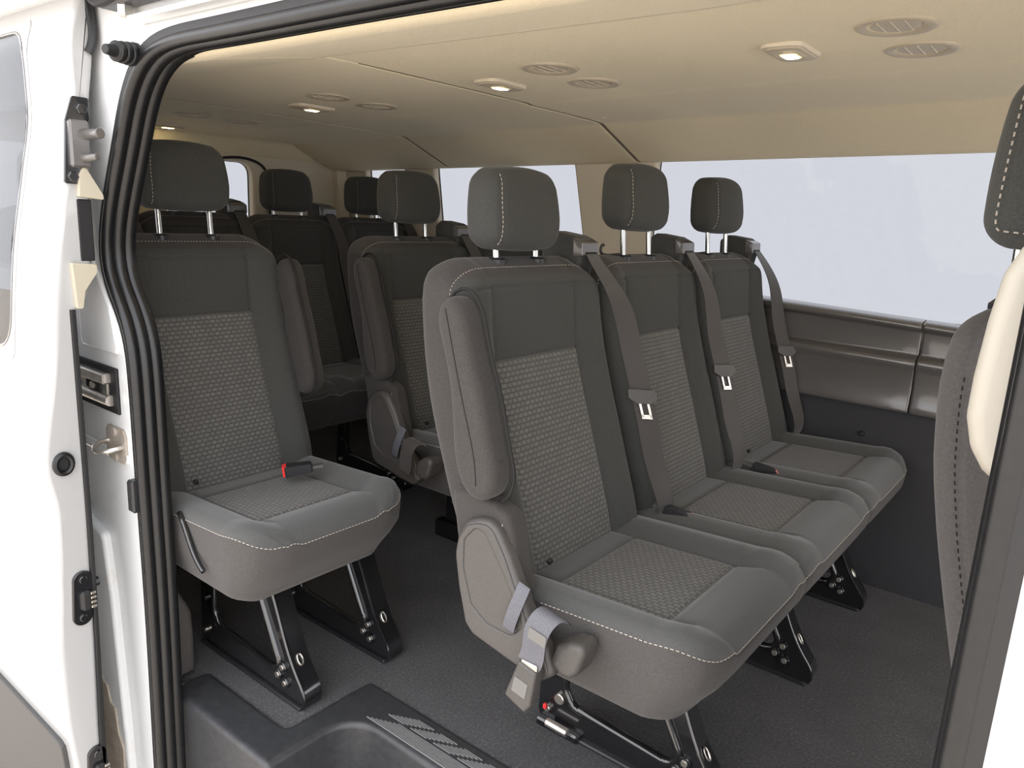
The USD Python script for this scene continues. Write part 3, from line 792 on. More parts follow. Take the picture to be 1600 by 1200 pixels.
# ------------------------------------------------------------------ seats
# Seat space: x forward, the origin on the floor under the fold between cushion and backrest; y across, 0 in the middle of the unit.
ZB = np.array([0.375, 0.44, 0.62, 0.80, 0.90, 0.985, 1.035])
FX = np.array([0.072, 0.060, 0.004, -0.056, -0.083, -0.098, -0.104])         # bolster front
RXs = np.array([-0.045, -0.066, -0.140, -0.196, -0.211, -0.216, -0.216])     # rear face
fFX, fRX = PchipInterpolator(ZB, FX), PchipInterpolator(ZB, RXs)
Z0, Z1 = 0.375, 1.034


def front_x(y, z, w):
    """The backrest's front surface (seat space, no rounding at the outer edges)."""
    b = sstep(0.142, 0.195, np.abs(y) * 0.5 / w) * (1 - 0.25 * sstep(0.20, 0.25, np.abs(y) * 0.5 / w))
    return fFX(z) - 0.026 * (1 - b) * (1 - 0.55 * sstep(0.80, 1.0, z))


def make_back(parent, w, yc, dz=0.0, headpanel=True):
    hw = w / 2
    iw = 0.145 * w / 0.5
    r = 0.034
    zi, zt = 0.842, 0.994
    ys = breaks(-hw, hw, 0.022, (-iw, iw), r)
    zs = breaks(Z0, Z1, 0.026, (zi, zt), r)
    DK = 0.030
    ds = breaks(-0.06, 0.06, 0.02, (DK,), r)
    V, q = rbox(ds, ys, zs, r)
    d, y, z = V.T.copy()
    # top shoulders
    R = 0.075
    over = np.clip(z - (Z1 - R), 0, R)
    half = hw - R + np.sqrt(np.maximum(R * R - over ** 2, 0)) * 1.0
    half = np.where(z > Z1 - R, half, hw)
    edge = np.clip((np.abs(y) - iw) / (hw - iw), 0, 1)
    y2 = np.sign(y) * np.where(np.abs(y) > iw, iw + (hw - iw) * edge * (half - iw) / (hw - iw), np.abs(y))
    y2 = np.where((z < 0.50) & (np.abs(y) > iw), np.sign(y) * (iw + (np.abs(y2) - iw) * (1 - 0.10 * sstep(0.50, 0.38, z))), y2)
    fx, rx = front_x(y, z, w), fRX(z)
    fr = (d + 0.06) / 0.12
    x = rx + fr * (fx - rx)
    front = sstep(0.45, 0.9, fr)
    groove = 0.0055 * (gauss(np.abs(y) - iw, 0.0048) * sstep(1.012, 0.99, z) + gauss(z - zi, 0.0048) * (np.abs(y) < iw + 0.002)) + 0.0035 * gauss(z - zt, 0.005) * (np.abs(y) < iw + 0.06)
    x = x - groove * front
    z2 = z - 0.026 * sstep(0.955, 1.034, z) * sstep(0.35, 1.0, fr) - 0.004 * sstep(1.0, 1.034, z) * sstep(0.35, 0.0, fr)
    V = np.stack([x, y2 + yc, z2 + dz], 1)
    cq = V[q].mean(1)
    zc, ycen, fc = z[q].mean(1), y[q].mean(1), d[q].mean(1)
    isfront = fc > 0.05
    ins = isfront & (np.abs(ycen) < iw) & (zc < zi) & (zc > Z0 + 0.02)
    inner = rbox.box[q].mean(1)                     # the faces' places on the unrounded box
    cover = (inner[:, 0] > DK) & (inner[:, 2] < Z1 - 1e-4)
    m, _ = take(V, q, cover & ~ins)
    back = obj("backrest", m, "fabric", parent, smooth=60)
    m, _ = take(V, q, ~cover)
    obj("shell", m, "shell", back, smooth=60)
    B = rbox.box
    on = (np.abs(B[:, 0] - DK) < 1e-6)
    side_l = on & (np.abs(B[:, 1] + hw) < 1e-6) & (B[:, 2] > 0.43)
    topl = on & (np.abs(B[:, 2] - Z1) < 1e-6)
    side_r = on & (np.abs(B[:, 1] - hw) < 1e-6) & (B[:, 2] > 0.43)
    line = np.vstack([V[side_l][np.argsort(V[side_l][:, 2])], V[topl][np.argsort(V[topl][:, 1])], V[side_r][np.argsort(-V[side_r][:, 2])]])
    mid = V.mean(0)
    line = line + 0.0006 * (line - mid) / np.linalg.norm(line - mid, axis=1, keepdims=True)
    line = line[np.r_[True, np.linalg.norm(np.diff(line, axis=0), axis=1) > 1e-4]]
    obj("stitching", stitches(line, 0.0008, 0.004, 0.004), "thread", back, smooth=False, kind="stuff")
    m, idx = take(V, q, ins)
    uv = np.stack([y[idx], z[idx] * 1.06], 1)
    obj("insert", m, "insert", back, smooth=True, uv=uv, label="patterned grey fabric insert")
    return back, (hw, iw, fx)


def make_headrest(parent, yc, dz, raise_, w=0.232, stitch=True, lean=0.10):
    """Headrest on two chrome posts; raise_ lifts it out of the backrest."""
    zb = 1.052 + raise_
    H, T = 0.150, 0.094
    ys = breaks(-w / 2, w / 2, 0.016, (-w / 2 + 0.018, w / 2 - 0.018), 0.030)
    zs = breaks(0, H, 0.015, (), 0.032)
    ds = breaks(-T / 2, T / 2, 0.013, (), 0.032)
    V, q = rbox(ds, ys, zs, (0.032, 0.030, 0.032))
    d, y, z = V.T.copy()
    t = z / H
    y2 = y * (1.0 + 0.06 * np.sin(np.pi * np.clip(t * 0.9, 0, 1)) - 0.10 * t ** 2)
    x = d * (1.0 - 0.18 * t ** 2) + 0.012 * np.cos(y / w * np.pi) * (d > 0) * np.clip(d / 0.03, 0, 1) - 0.010 * (t < 0.35) * (0.35 - t) / 0.35 * (d > 0)
    g = 0.0028 * (gauss(np.abs(y) - (w / 2 - 0.018), 0.0045)) * sstep(0.015, 0.04, np.abs(d) + 0.02)
    x = x - np.sign(d) * g
    z2 = z + 0.010 * (1 - (2 * y / w) ** 2) * t - 0.006 * np.cos(y / w * np.pi) * (t < 0.2)
    xc = -0.168 - lean * (zb + z2 - 1.03)
    V = np.stack([x + xc, y2 + yc, z2 + zb + dz], 1)
    m, _ = take(V, q, np.ones(len(q), bool))
    hr = obj("headrest", m, "fabric", parent, smooth=60)
    if stitch:
        P = []
        yy = w / 2 - 0.018
        for s in np.linspace(0, 1, 60):            # around the front of the side gusset
            zq = 0.006 + s * (H - 0.012)
            tt = zq / H
            k = 1 + 0.06 * math.sin(math.pi * min(tt * 0.9, 1)) - 0.10 * tt * tt
            e = min(zq, H - zq)
            rr = 0.032
            dd = T / 2 - rr + math.sqrt(max(rr * rr - max(rr - e, 0) ** 2, 0))
            dd -= 0.0025
            xx = dd * (1 - 0.18 * tt * tt) + 0.012 * math.cos(yy / w * math.pi) - 0.010 * (max(0.35 - tt, 0)) / 0.35 + 0.0005
            zc = zq + 0.010 * (1 - (2 * yy / w) ** 2) * tt
            P.append((xx - 0.168 - lean * (zb + zc - 1.03), yc - yy * k, zc + zb + dz))
        obj("stitching", stitches(P), "thread", hr, smooth=False, kind="stuff")
    for s in (-1, 1):
        p0 = np.array([-0.166, yc + s * 0.066, 1.005 + dz])
        p1 = np.array([-0.168 - lean * (zb + 0.02 - 1.03), yc + s * 0.066, zb + 0.03 + dz])
        obj("post", cyl(p0, p1, 0.0068, 14), "chrome", hr, label="chrome headrest post")
        c = np.array([(math.cos(u) * 0.021 - 0.166, math.sin(u) * 0.017 + yc + s * 0.066) for u in np.linspace(0, 2 * np.pi, 24, endpoint=False)])
        cc = np.array([-0.166, yc + s * 0.066])
        obj("guide", hull(np.vstack([np.c_[c, np.full(24, 1.010 + dz)], np.c_[c, np.full(24, 1.030 + dz)], np.c_[(c - cc) * 0.8 + cc, np.full(24, 1.034 + dz)]])), "plastic_black", parent)
    return hr


def make_tower(parent, yc, dz, w=0.5):
    """Belt outlet on the far shoulder of a seat."""
    y0 = yc + w / 2 - 0.055
    out = rounded(Polygon([(-0.235, 0.955), (-0.145, 0.955), (-0.130, 1.03), (-0.128, 1.062), (-0.150, 1.080), (-0.215, 1.088), (-0.242, 1.07)]), 0.012)
    tw = obj("belt_tower", plate(out, y0 - 0.012, y0 + 0.052, "y", 0.010, seg=3), "fabric", parent)
    v = np.array([(-0.155, 1.079), (-0.126, 1.066), (-0.124, 1.035), (-0.152, 1.035)])
    gd = obj("belt_guide", plate(rounded(Polygon(v), 0.005), y0 - 0.014, y0 + 0.056, "y", 0.004), "panel_grey", tw, label="grey plastic belt outlet")
    obj("slot", bx((-0.1265, y0 + 0.0, 1.036), (-0.1215, y0 + 0.042, 1.045), 0.001), "dark", tw)
    if dz:
        UsdGeom.Xformable(tw).AddTranslateOp().Set(Gf.Vec3d(0, 0, dz))
    return tw


def make_belt(parent, yc, dz, w=0.5, tongue=True, twist=False, tz=0.735):
    y0 = yc + w / 2 - 0.034
    zs = [1.040, 1.000, 0.93, 0.84, 0.75, 0.66, 0.57, 0.49, 0.445]
    P, W = [], []
    for k, z in enumerate(zs):
        fx = float(fFX(min(max(z, Z0), 1.03))) + 0.010
        if z > 1.03:
            fx = -0.122
        yy = y0 + ([0, 0.005, 0.03, 0.05, 0.058, 0.058, 0.056, 0.065, 0.090] if twist else [0, 0, 0.006, 0.010, 0.014, 0.012, 0.008, 0.003, -0.005])[k]
        fx += 0.026 * (1 < k < 8)
        P.append((fx, yy, z + dz))
        tw = ([0.0, 0.3, 0.9, 1.05, 1.0, 0.9, 0.8, 0.5, 0.1] if twist else [0.0, 0.2, 0.45, 0.6, 0.65, 0.65, 0.6, 0.4, 0.1])[k]
        W.append((math.sin(tw), math.cos(tw), 0))
    n = 50
    Pn = spline(P, n)
    Wn = np.stack([np.interp(np.linspace(0, 1, n), np.linspace(0, 1, len(W)), np.array(W)[:, j]) for j in range(3)], 1)
    m, uv = ribbon(Pn, Wn, 0.024)
    bl = obj("seat_belt", m, "webbing", parent, smooth=True, uv=uv)
    if tongue:
        i = int(np.argmin(abs(Pn[:, 2] - tz - dz)))
        c, T = Pn[i], Pn[i + 1] - Pn[i]
        T /= np.linalg.norm(T)
        Wd = Wn[i] / np.linalg.norm(Wn[i])
        N = np.cross(Wd, T)
        N *= np.sign(N[0])
        loc = lambda a, b, h: c + Wd * a + T * b + N * h
        head = hull([loc(a, b, h) for a, b in ((-0.030, -0.013), (0.030, -0.013), (0.033, 0.008), (0.016, 0.020), (-0.016, 0.020), (-0.033, 0.008)) for h in (0.0015, 0.011)])
        tg = obj("tongue", head, "plastic_grey", bl, label="plastic headed buckle tongue")
        fr = []
        for a0, b0, a1, b1 in ((-0.012, 0.018, -0.0065, 0.052), (0.0065, 0.018, 0.012, 0.052), (-0.012, 0.046, 0.012, 0.056)):
            fr.append(hull([loc(a, b, h) for a in (a0, a1) for b in (b0, b1) for h in (0.003, 0.0055)]))
        obj("tongue_blade", cat_(fr), "zinc", bl, smooth=False, label="bright steel tongue blade with slot")
    obj("anchor", bx((P[-1][0] - 0.012, P[-1][1] - 0.025, 0.425 + dz), (P[-1][0] + 0.016, P[-1][1] + 0.018, 0.462 + dz), 0.004), "panel_grey", bl)
    return bl


def make_cushion(parent, w, n, dz=0.0, near_round=0.09):
    """One continuous cushion of n seats; y = 0 in its middle."""
    W = w * n
    iw = 0.145 * w / 0.5
    x0, x1 = -0.02, 0.426
    zb, zt = 0.296, 0.460
    cs = [-W / 2 + w * (k + 0.5) for k in range(n)]
    r = 0.030
    seam_y = sorted([c + s * iw for c in cs for s in (-1, 1)] + [-W / 2 + w * k for k in range(1, n)])
    xi0, xi1 = 0.085, 0.312
    ys = breaks(-W / 2, W / 2, 0.022, seam_y, r)
    xs = breaks(x0, x1, 0.020, (xi0, xi1), r)
    zs = breaks(zb, zt, 0.030, (zt - 0.022,), r)
    V, q = rbox(xs, ys, zs, r)
    B = rbox.box
    x, y, z = V.T.copy()
    top = sstep(0.38, 0.440, z)
    k = np.clip(np.floor((y + W / 2) / w), 0, n - 1)
    ly = y - (-W / 2 + w * (k + 0.5))
    aly = np.abs(ly)
    bol = sstep(iw - 0.003, iw + 0.050, aly)
    edge_dip = gauss(aly - w / 2, 0.030) * (np.abs(np.abs(y) - W / 2) > 0.05)
    nose = sstep(xi1 - 0.004, xi1 + 0.05, x)
    slope = 0.050 * (x - 0.30) + 0.008 * nose * (1 - sstep(xi1 + 0.05, x1, x)) - 0.012 * sstep(xi1 + 0.05, x1 + 0.01, x) ** 1.5
    up = slope + (0.020 * bol * (1 - 0.55 * sstep(0.30, 0.42, x))) - 0.012 * edge_dip
    up = up - 0.010 * sstep(0.10, 0.0, x) * 0
    seams = 0.0050 * (gauss(aly - iw, 0.0048) * sstep(x1 - 0.055, x1 - 0.075, x) + gauss(x - xi0, 0.0048) * (aly < iw) + gauss(x - xi1, 0.0048) * (aly < iw + 0.003)
                      + gauss(aly - (iw + 0.6 * np.clip(x - xi1, 0, 0.15)), 0.005) * (x > xi1) * 0.8 + gauss(aly - w / 2, 0.004) * (np.abs(np.abs(y) - W / 2) > 0.05) * 0.8)
    z2 = z + (up - seams) * top
    # stitched ledge along the front and the ends
    z2 = z2
    # plan: rounded front corners, front slightly bowed per seat, face tucked in towards the bottom
    R = near_round
    ex = np.clip(x - (x1 - R), 0, R)
    halfw = W / 2 - R + np.sqrt(np.maximum(R * R - ex ** 2, 0))
    s = np.clip((np.abs(y) - (W / 2 - 0.16)) / 0.16, 0, 1)
    y2 = np.sign(y) * np.where(np.abs(y) > W / 2 - 0.16, W / 2 - 0.16 + s * 0.16 * (halfw - W / 2 + 0.16) / 0.16, np.abs(y))
    tuck = sstep(zt - 0.05, zb, z)
    x2 = x - 0.060 * tuck * sstep(0.20, x1, x) + 0.006 * gauss(z - (zt - 0.045), 0.012) * (x > x1 - 0.03)
    y2 = y2 - np.sign(y) * 0.018 * tuck * sstep(W / 2 - 0.10, W / 2, np.abs(y))
    y2 = y2 - np.sign(y) * 0.020 * sstep(W / 2 - 0.12, W / 2, np.abs(y)) * (n > 1)
    x2 = x2 - 0.006 * gauss(aly - w / 2, 0.012) * (x > x1 - 0.02) * (np.abs(np.abs(y) - W / 2) > 0.05)
    zlow = 0.018 * np.cos(ly / w * 2 * np.pi) * 0
    V = np.stack([x2, y2, z2 + dz], 1)
    ct = z[q].mean(1) > zt - 0.012
    cx, cy = x[q].mean(1), np.abs(ly[q]).max(1)
    ins = ct & (cx > xi0) & (cx < xi1) & (np.abs(ly[q].mean(1)) < iw) & (np.ptp(k[q], axis=1) == 0)
    upper = B[q].mean(1)[:, 2] > zt - 0.022
    m, _ = take(V, q, ~upper)
    cu = obj("cushion", m, "fabric_side", parent, smooth=60)
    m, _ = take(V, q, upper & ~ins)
    obj("cover", m, "fabric_top_lit", cu, smooth=60, label="smooth grey upper cover with sewn seams")
    on = (np.abs(B[:, 2] - (zt - 0.022)) < 1e-6) & (B[:, 0] > 0.10)
    e1 = on & (np.abs(B[:, 1] + W / 2) < 1e-6)
    e2 = on & (np.abs(B[:, 0] - x1) < 1e-6) & ~e1
    e3 = on & (np.abs(B[:, 1] - W / 2) < 1e-6) & ~e2
    ln = np.vstack([V[e1][np.argsort(B[e1][:, 0])], V[e2][np.argsort(B[e2][:, 1])], V[e3][np.argsort(-B[e3][:, 0])]])
    c0 = np.array([0.2, 0, 0])
    out_ = np.c_[np.where(ln[:, 0] > 0.38, 1.0, 0.0), np.where(np.abs(ln[:, 1]) > W / 2 - 0.1, np.sign(ln[:, 1]), 0.0), np.zeros(len(ln))]
    ln = ln + 0.0007 * out_
    ln = ln[np.r_[True, np.linalg.norm(np.diff(ln, axis=0), axis=1) > 1e-4]]
    obj("stitching", stitches(ln, 0.0010), "thread", cu, smooth=False, kind="stuff")
    for kk in range(n):
        sel = ins & (k[q].mean(1) == kk)
        m, idx = take(V, q, sel)
        obj("insert", m, "insert", cu, smooth=True, uv=np.stack([x[idx], y[idx]], 1), label="patterned grey fabric insert")
    return cu


def leg(parent, yc, dz=0.0, flip=1):
    """Pressed black side frame with a flanged front strut."""
    H = 0.305 + dz
    out = Polygon([(-0.040, 0.006), (0.376, 0.006), (0.386, 0.030), (0.355, 0.075), (0.235, H), (-0.02, H), (-0.045, 0.16), (-0.050, 0.03)])
    hole = rounded(Polygon([(0.045, 0.080), (0.275, 0.066), (0.292, 0.090), (0.195, H - 0.03), (0.03, H - 0.03), (0.022, 0.11)]), 0.022)
    lg = obj("leg", plate(rounded(out, 0.012).difference(hole), yc - 0.003, yc + 0.003, "y", 0.001), "black_metal", parent)
    # rolled rim of the opening
    ring = np.array(hole.buffer(0.004).exterior.coords)
    obj("rim", sweep(np.c_[ring[:, 0], np.full(len(ring), yc - 0.003), ring[:, 1]], circle(0.0095, 12)), "black_metal", lg)
    # front flange
    fl_ = np.array([(0.235, H), (0.308, 0.160), (0.355, 0.078), (0.382, 0.034), (0.376, 0.008)])
    Pp = spline(np.c_[fl_[:, 0], np.full(5, yc + 0.020), fl_[:, 1]], 24)
    m, _ = ribbon(Pp, (0, 1, 0), 0.024, 0.004)
    obj("flange", m, "black_metal", lg)
    obj("edge_bead", tube(Pp + [0.002, -0.024, 0.0], 0.0035, 8), "black_metal", lg)
    for (sx, sz) in ((0.278, 0.205), (0.338, 0.106)):
        d = np.array([0.060, 0, -0.090])
        d /= np.linalg.norm(d)
        nrm = np.array([0.83, 0, 0.55])
        c = np.array([sx + 0.002, yc + 0.018, sz])
        ring = [c + d * 0.013 * math.sin(u) + np.array([0, 1, 0]) * 0.006 * math.cos(u) + nrm * 0.001 for u in np.linspace(0, 2 * np.pi, 21)]
        obj("slot", sweep(ring, circle(0.0022, 6)), "zinc", lg, label="bright edged slot")
    for bxx, bz in ((0.290, 0.058), (0.316, 0.046), (0.308, 0.083)):
        obj("bolt", cyl((bxx, yc - 0.002, bz), (bxx, yc - 0.009, bz), 0.013, 14), "black_metal", lg)
        obj("bolt_tip", cyl((bxx, yc - 0.008, bz), (bxx, yc - 0.012, bz), 0.0075, 10), "zinc", lg)
    obj("foot", bx((-0.045, yc - 0.012, 0.0), (0.374, yc + 0.024, 0.010), 0.003), "plastic_black", lg)
    obj("bolt", cyl((-0.02, yc - 0.002, 0.135), (-0.02, yc - 0.012, 0.135), 0.009, 12), "black_metal", lg)
    obj("bolt", cyl((-0.022, yc - 0.002, 0.045), (-0.022, yc - 0.012, 0.045), 0.008, 12), "zinc", lg)
    return lg


def armrest(parent, y_out, side, dz=0.0):
    """Armrest folded up against the backrest. side -1: on the near side."""
    o = [(-0.110, 0.955), (-0.096, 0.972), (-0.076, 0.975), (-0.060, 0.962), (-0.036, 0.900), (0.000, 0.800), (0.024, 0.715), (0.034, 0.675), (0.028, 0.645), (0.000, 0.625), (-0.030, 0.632), (-0.052, 0.660), (-0.072, 0.760), (-0.098, 0.880)]
    pl = smooth_poly(o, 80)
    a, b = (y_out - 0.044, y_out + 0.012) if side < 0 else (y_out - 0.012, y_out + 0.044)
    ar = obj("armrest", plate(pl, a, b, "y", 0.018, seg=5), "shell", parent, smooth=60)
    ring = np.array(pl.buffer(0.012).exterior.coords)
    obj("piping", sweep(np.c_[ring[:, 0], np.full(len(ring), y_out + (-0.001 if side < 0 else 0.001)), ring[:, 1]], circle(0.0034, 8)), "piping", ar)
    mid = [(-0.088, 0.955), (-0.072, 0.90), (-0.035, 0.78), (-0.010, 0.70), (-0.004, 0.655)]
    yy = a - 0.0004 if side < 0 else b + 0.0004
    obj("seam", tube(np.array([(x, yy, z) for x, z in spline([(x, 0, z) for x, z in mid], 24)[:, [0, 2]]]), 0.0011, 6), "piping", ar)
    obj("seam", tube(np.array([(-0.010, yy, 0.700), (0.012, a + 0.010 if side < 0 else b - 0.01, 0.704), (0.031, (a + b) / 2, 0.702)]), 0.0012, 6), "piping", ar)
    return ar


def side_cover(parent, y_in, side, dz=0.0):
    """Plastic recliner cover low on the side of the seat."""
    o = [(-0.004, 0.592), (0.022, 0.596), (0.042, 0.585), (0.070, 0.545), (0.105, 0.478), (0.132, 0.432), (0.160, 0.405), (0.180, 0.360), (0.150, 0.335), (0.085, 0.345), (-0.005, 0.362), (-0.026, 0.380), (-0.046, 0.450), (-0.057, 0.510), (-0.050, 0.550), (-0.030, 0.580)]
    pl = rounded(Polygon(o), 0.015)
    a, b = (y_in - 0.034, y_in) if side < 0 else (y_in, y_in + 0.034)
    cv = obj("side_cover", plate(pl, a, b, "y", 0.012, seg=4, step=0.008), "plastic_grey", parent, smooth=50)
    rim = rounded(Polygon(o), 0.015).buffer(-0.008)
    inner = rounded(Polygon([(-0.012, 0.575), (0.020, 0.580), (0.060, 0.530), (0.095, 0.465), (0.105, 0.435), (0.055, 0.400), (0.010, 0.440), (-0.030, 0.515), (-0.034, 0.545)]), 0.012)
    yy = (a - 0.003, a + 0.004) if side < 0 else (b - 0.004, b + 0.003)
    obj("raised_rim", plate(rim.difference(rounded(Polygon([(-0.030, 0.545), (-0.004, 0.575), (0.018, 0.572), (0.070, 0.500), (0.112, 0.428), (0.085, 0.400), (0.030, 0.402), (-0.008, 0.425), (-0.030, 0.49)]), 0.012)), yy[0], yy[1], "y", 0.003, seg=2, step=0.006), "plastic_grey", cv, smooth=50)
    return cv


def side_base(parent, y_in, side):
    """The wider upholstered foot of the backrest, between armrest and recliner cover."""
    o = [(-0.085, 0.622), (-0.040, 0.630), (0.010, 0.622), (0.052, 0.606), (0.064, 0.570), (0.090, 0.470), (0.086, 0.425), (-0.020, 0.425), (-0.062, 0.500)]
    b = obj("side_bolster", plate(rounded(Polygon(o), 0.012), y_in - 0.026, y_in + 0.02, "y", 0.011, seg=4, step=0.008), "shell", parent, smooth=50)
    P = np.array([(x - 0.013, y_in - 0.0264, z) for x, z in spline([(0.052, 0, 0.592), (0.066, 0, 0.530), (0.079, 0, 0.475), (0.082, 0, 0.440)], 40)[:, [0, 2]]])
    obj("stitching", stitches(P, 0.0010, 0.004, 0.003), "thread", b, smooth=False, kind="stuff")
    return b


def seat_unit(parent, yc, w, dz, raise_, tower=True, belt=True, tongue=True, twist=False, stitch_side=None):
    bk, _ = make_back(parent, w - 0.018, yc, dz)
    hr = make_headrest(parent, yc, dz, raise_, w=0.220 if w > 0.45 else 0.210)
    if tower:
        make_tower(parent, yc, dz, w)
    if belt:
        make_belt(parent, yc, dz, w, tongue, twist)
    obj("hook", cyl((0.058, yc - w * 0.29 + 0.012, 0.475 + dz), (0.050, yc - w * 0.29 + 0.012, 0.478 + dz), 0.006, 12), "plastic_black", parent) if w > 0.45 else None
    return bk


def buckle(parent, c, d, name="buckle", red="pink_red", s=1.0):
    """Belt buckle lying on the cushion: c its middle, d the way its mouth points."""
    d = np.array(d, float) / np.linalg.norm(d)
    sd = np.cross([0, 0, 1], d)
    sd /= np.linalg.norm(sd)
    u = np.cross(d, sd)
    L = lambda a, b, h: np.array(c) + d * a + sd * b + u * h
    bd = obj(name, hull([L(a, b, h) for a, bb, hh in ((-0.034, 0.011, 0.008), (-0.030, 0.014, 0.011), (0.028, 0.0165, 0.0135), (0.031, 0.014, 0.012)) for b in (-bb, bb) for h in (-hh, hh)]), "plastic_black", parent)
    obj("release_button", hull([L(a, b, h) for a, bb, hh in ((0.026, 0.0145, 0.0125), (0.036, 0.0125, 0.0105)) for b in (-bb, bb) for h in (-hh, hh + 0.002)]), red, bd, label="red release button")
    obj("slot", hull([L(a, b, h) for a in (0.0355, 0.0368) for b in (-0.009, 0.009) for h in (0.001, 0.006)]), "dark", bd)
    obj("stalk", hull([L(a, b, h) for a in (-0.06, -0.03) for b in (-0.008, 0.008) for h in (-0.004, 0.003)]), "panel_grey", bd)
    return bd


ORG2, ORG3, ORG4 = -0.800, -1.638, -2.476

# -- three-seat bench
b3 = thing("bench_seat", "three-seat dark grey fabric bench in the foreground, opposite the open door", "bench seat", (ORG2, 1.735, 0.0))
cu = make_cushion(b3, 0.5, 3)
for k, yc in enumerate((-0.5, 0.0, 0.5)):
    seat_unit(b3, yc, 0.5, 0.0, (0.0, 0.046, 0.046)[k], twist=(k == 0), stitch_side=-1)
for yc in (-0.485, 0.075, 0.57):
    leg(b3, yc)
armrest(b3, -0.748, -1)
side_cover(b3, -0.752, -1)
side_base(b3, -0.741, -1)
lever = [(0.170, 0.385), (0.180, 0.420), (0.205, 0.438), (0.232, 0.440), (0.238, 0.425), (0.226, 0.385), (0.212, 0.370), (0.190, 0.370)]
obj("end_cap", plate(rounded(Polygon(lever), 0.010), -0.790, -0.735, "y", 0.012, seg=4, step=0.006), "plastic_grey", b3, smooth=50)
m, uv = ribbon(spline([(0.104, -0.778, 0.500), (0.100, -0.792, 0.470), (0.092, -0.796, 0.440), (0.083, -0.792, 0.412)], 16), (0.95, 0.0, -0.25), 0.0125, 0.002)
obj("pull_strap", m, "webbing_light", b3, smooth=True, uv=uv, label="pale webbing pull loop")
m, uv = ribbon(spline([(0.180, -0.780, 0.470), (0.172, -0.806, 0.478), (0.163, -0.818, 0.455), (0.158, -0.818, 0.42), (0.150, -0.818, 0.388)], 24), (0.97, 0.0, -0.22), 0.023, 0.003)
bst = obj("buckle_strap", m, "webbing_light", b3, smooth=True, uv=uv, label="pale webbing loop that carries the hanging buckle")
obj("label", plate(rounded(Polygon([(0.146, 0.438), (0.182, 0.432), (0.184, 0.452), (0.149, 0.458)]), 0.002), -0.8215, -0.8200, "y", 0.0002), "label_print", bst, label="small printed label")
hbk = obj("hanging_buckle", plate(rounded(Polygon([(0.134, 0.392), (0.172, 0.384), (0.164, 0.318), (0.152, 0.300), (0.108, 0.316)]), 0.005), -0.828, -0.803, "y", 0.005, seg=3), "plastic_grey", b3, label="grey belt buckle hanging at the seat side")
obj("label", plate(rounded(Polygon([(0.130, 0.362), (0.158, 0.357), (0.153, 0.328), (0.124, 0.333)]), 0.002), -0.8290, -0.8275, "y", 0.0002), "label_print", hbk, label="small printed label")
obj("buckle_clip", bx((0.137, -0.824, 0.378), (0.170, -0.812, 0.394), 0.002), "zinc", hbk)
# floor latch of the near leg
lt = obj("floor_latch", bx((-0.045, -0.505, 0.0), (0.066, -0.485, 0.020), 0.004), "black_metal", b3)
obj("latch_roller", cyl((-0.012, -0.508, 0.024), (0.044, -0.508, 0.022), 0.010, 16), "steel", lt)
obj("latch_flag", bx((-0.026, -0.507, 0.050), (-0.018, -0.499, 0.062), 0.001), "red", lt)
obj("latch_bolt", cyl((0.010, -0.482, 0.085), (0.010, -0.500, 0.085), 0.013, 12), "zinc", lt)
buckle(b3, (0.112, -0.205, 0.462), (0.9, 0.25, -0.25))
buckle(b3, (0.140, 0.267, 0.462), (0.9, 0.25, -0.25))

for yc in (-0.066, 0.434):
    g = np.array([-0.166, yc, 1.030])
    obj("hook", tube(spline([g + [0, -0.015, 0.004], g + [-0.02, -0.045, 0.002], g + [-0.03, -0.062, 0.010], g + [-0.03, -0.060, 0.024], g + [-0.03, -0.050, 0.026]], 20), 0.0035, 8), "plastic_black", b3)

# -- single seat behind the door pillar
s1 = thing("single_seat", "single dark grey fabric seat at the left, beside the door pillar", "seat", (ORG3, 0.980, 0.0))
cu = make_cushion(s1, 0.446, 1)
seat_unit(s1, 0.0, 0.47, 0.0, 0.042, tower=False, belt=False)
for yc in (-0.068, 0.185):
    leg(s1, yc)
armrest(s1, 0.222, 1)
buckle(s1, (0.168, 0.075, 0.490), (-0.55, -0.80, -0.12), red="red")
m, uv = ribbon(spline([(0.03, -0.225, 0.47), (0.10, -0.238, 0.44), (0.13, -0.240, 0.39)], 12), (0.9, 0, 0.3), 0.010, 0.003)
obj("cable_hook", tube(spline([(0.16, -0.222, 0.46), (0.20, -0.229, 0.43), (0.235, -0.229, 0.38), (0.26, -0.228, 0.36)], 16), 0.006), "black_metal", s1)

# -- two-seat bench in the same row
b2 = thing("bench_seat", "two-seat dark grey fabric bench in the middle row, behind the three-seat bench", "bench seat", (ORG3, 1.995, 0.0))
cu = make_cushion(b2, 0.5, 2)
for k, yc in enumerate((-0.25, 0.25)):
    seat_unit(b2, yc, 0.5, 0.0, 0.028)
for yc in (-0.17, 0.32):
    leg(b2, yc)
armrest(b2, -0.498, -1)
side_cover(b2, -0.502, -1)
side_base(b2, -0.491, -1)
obj("end_cap", plate(rounded(Polygon(lever), 0.010), -0.550, -0.485, "y", 0.012, seg=4, step=0.006), "plastic_grey", b2, smooth=50)
m, uv = ribbon(spline([(0.104, -0.528, 0.500), (0.100, -0.542, 0.470), (0.092, -0.546, 0.440), (0.083, -0.542, 0.412)], 16), (0.95, 0.0, -0.25), 0.0125, 0.002)
obj("pull_strap", m, "webbing_light", b2, smooth=True, uv=uv)
m, uv = ribbon(spline([(0.180, -0.530, 0.470), (0.172, -0.556, 0.478), (0.163, -0.568, 0.455), (0.158, -0.568, 0.42), (0.150, -0.568, 0.388)], 24), (0.97, 0.0, -0.22), 0.023, 0.003)
obj("buckle_strap", m, "webbing", b2, smooth=True, uv=uv)
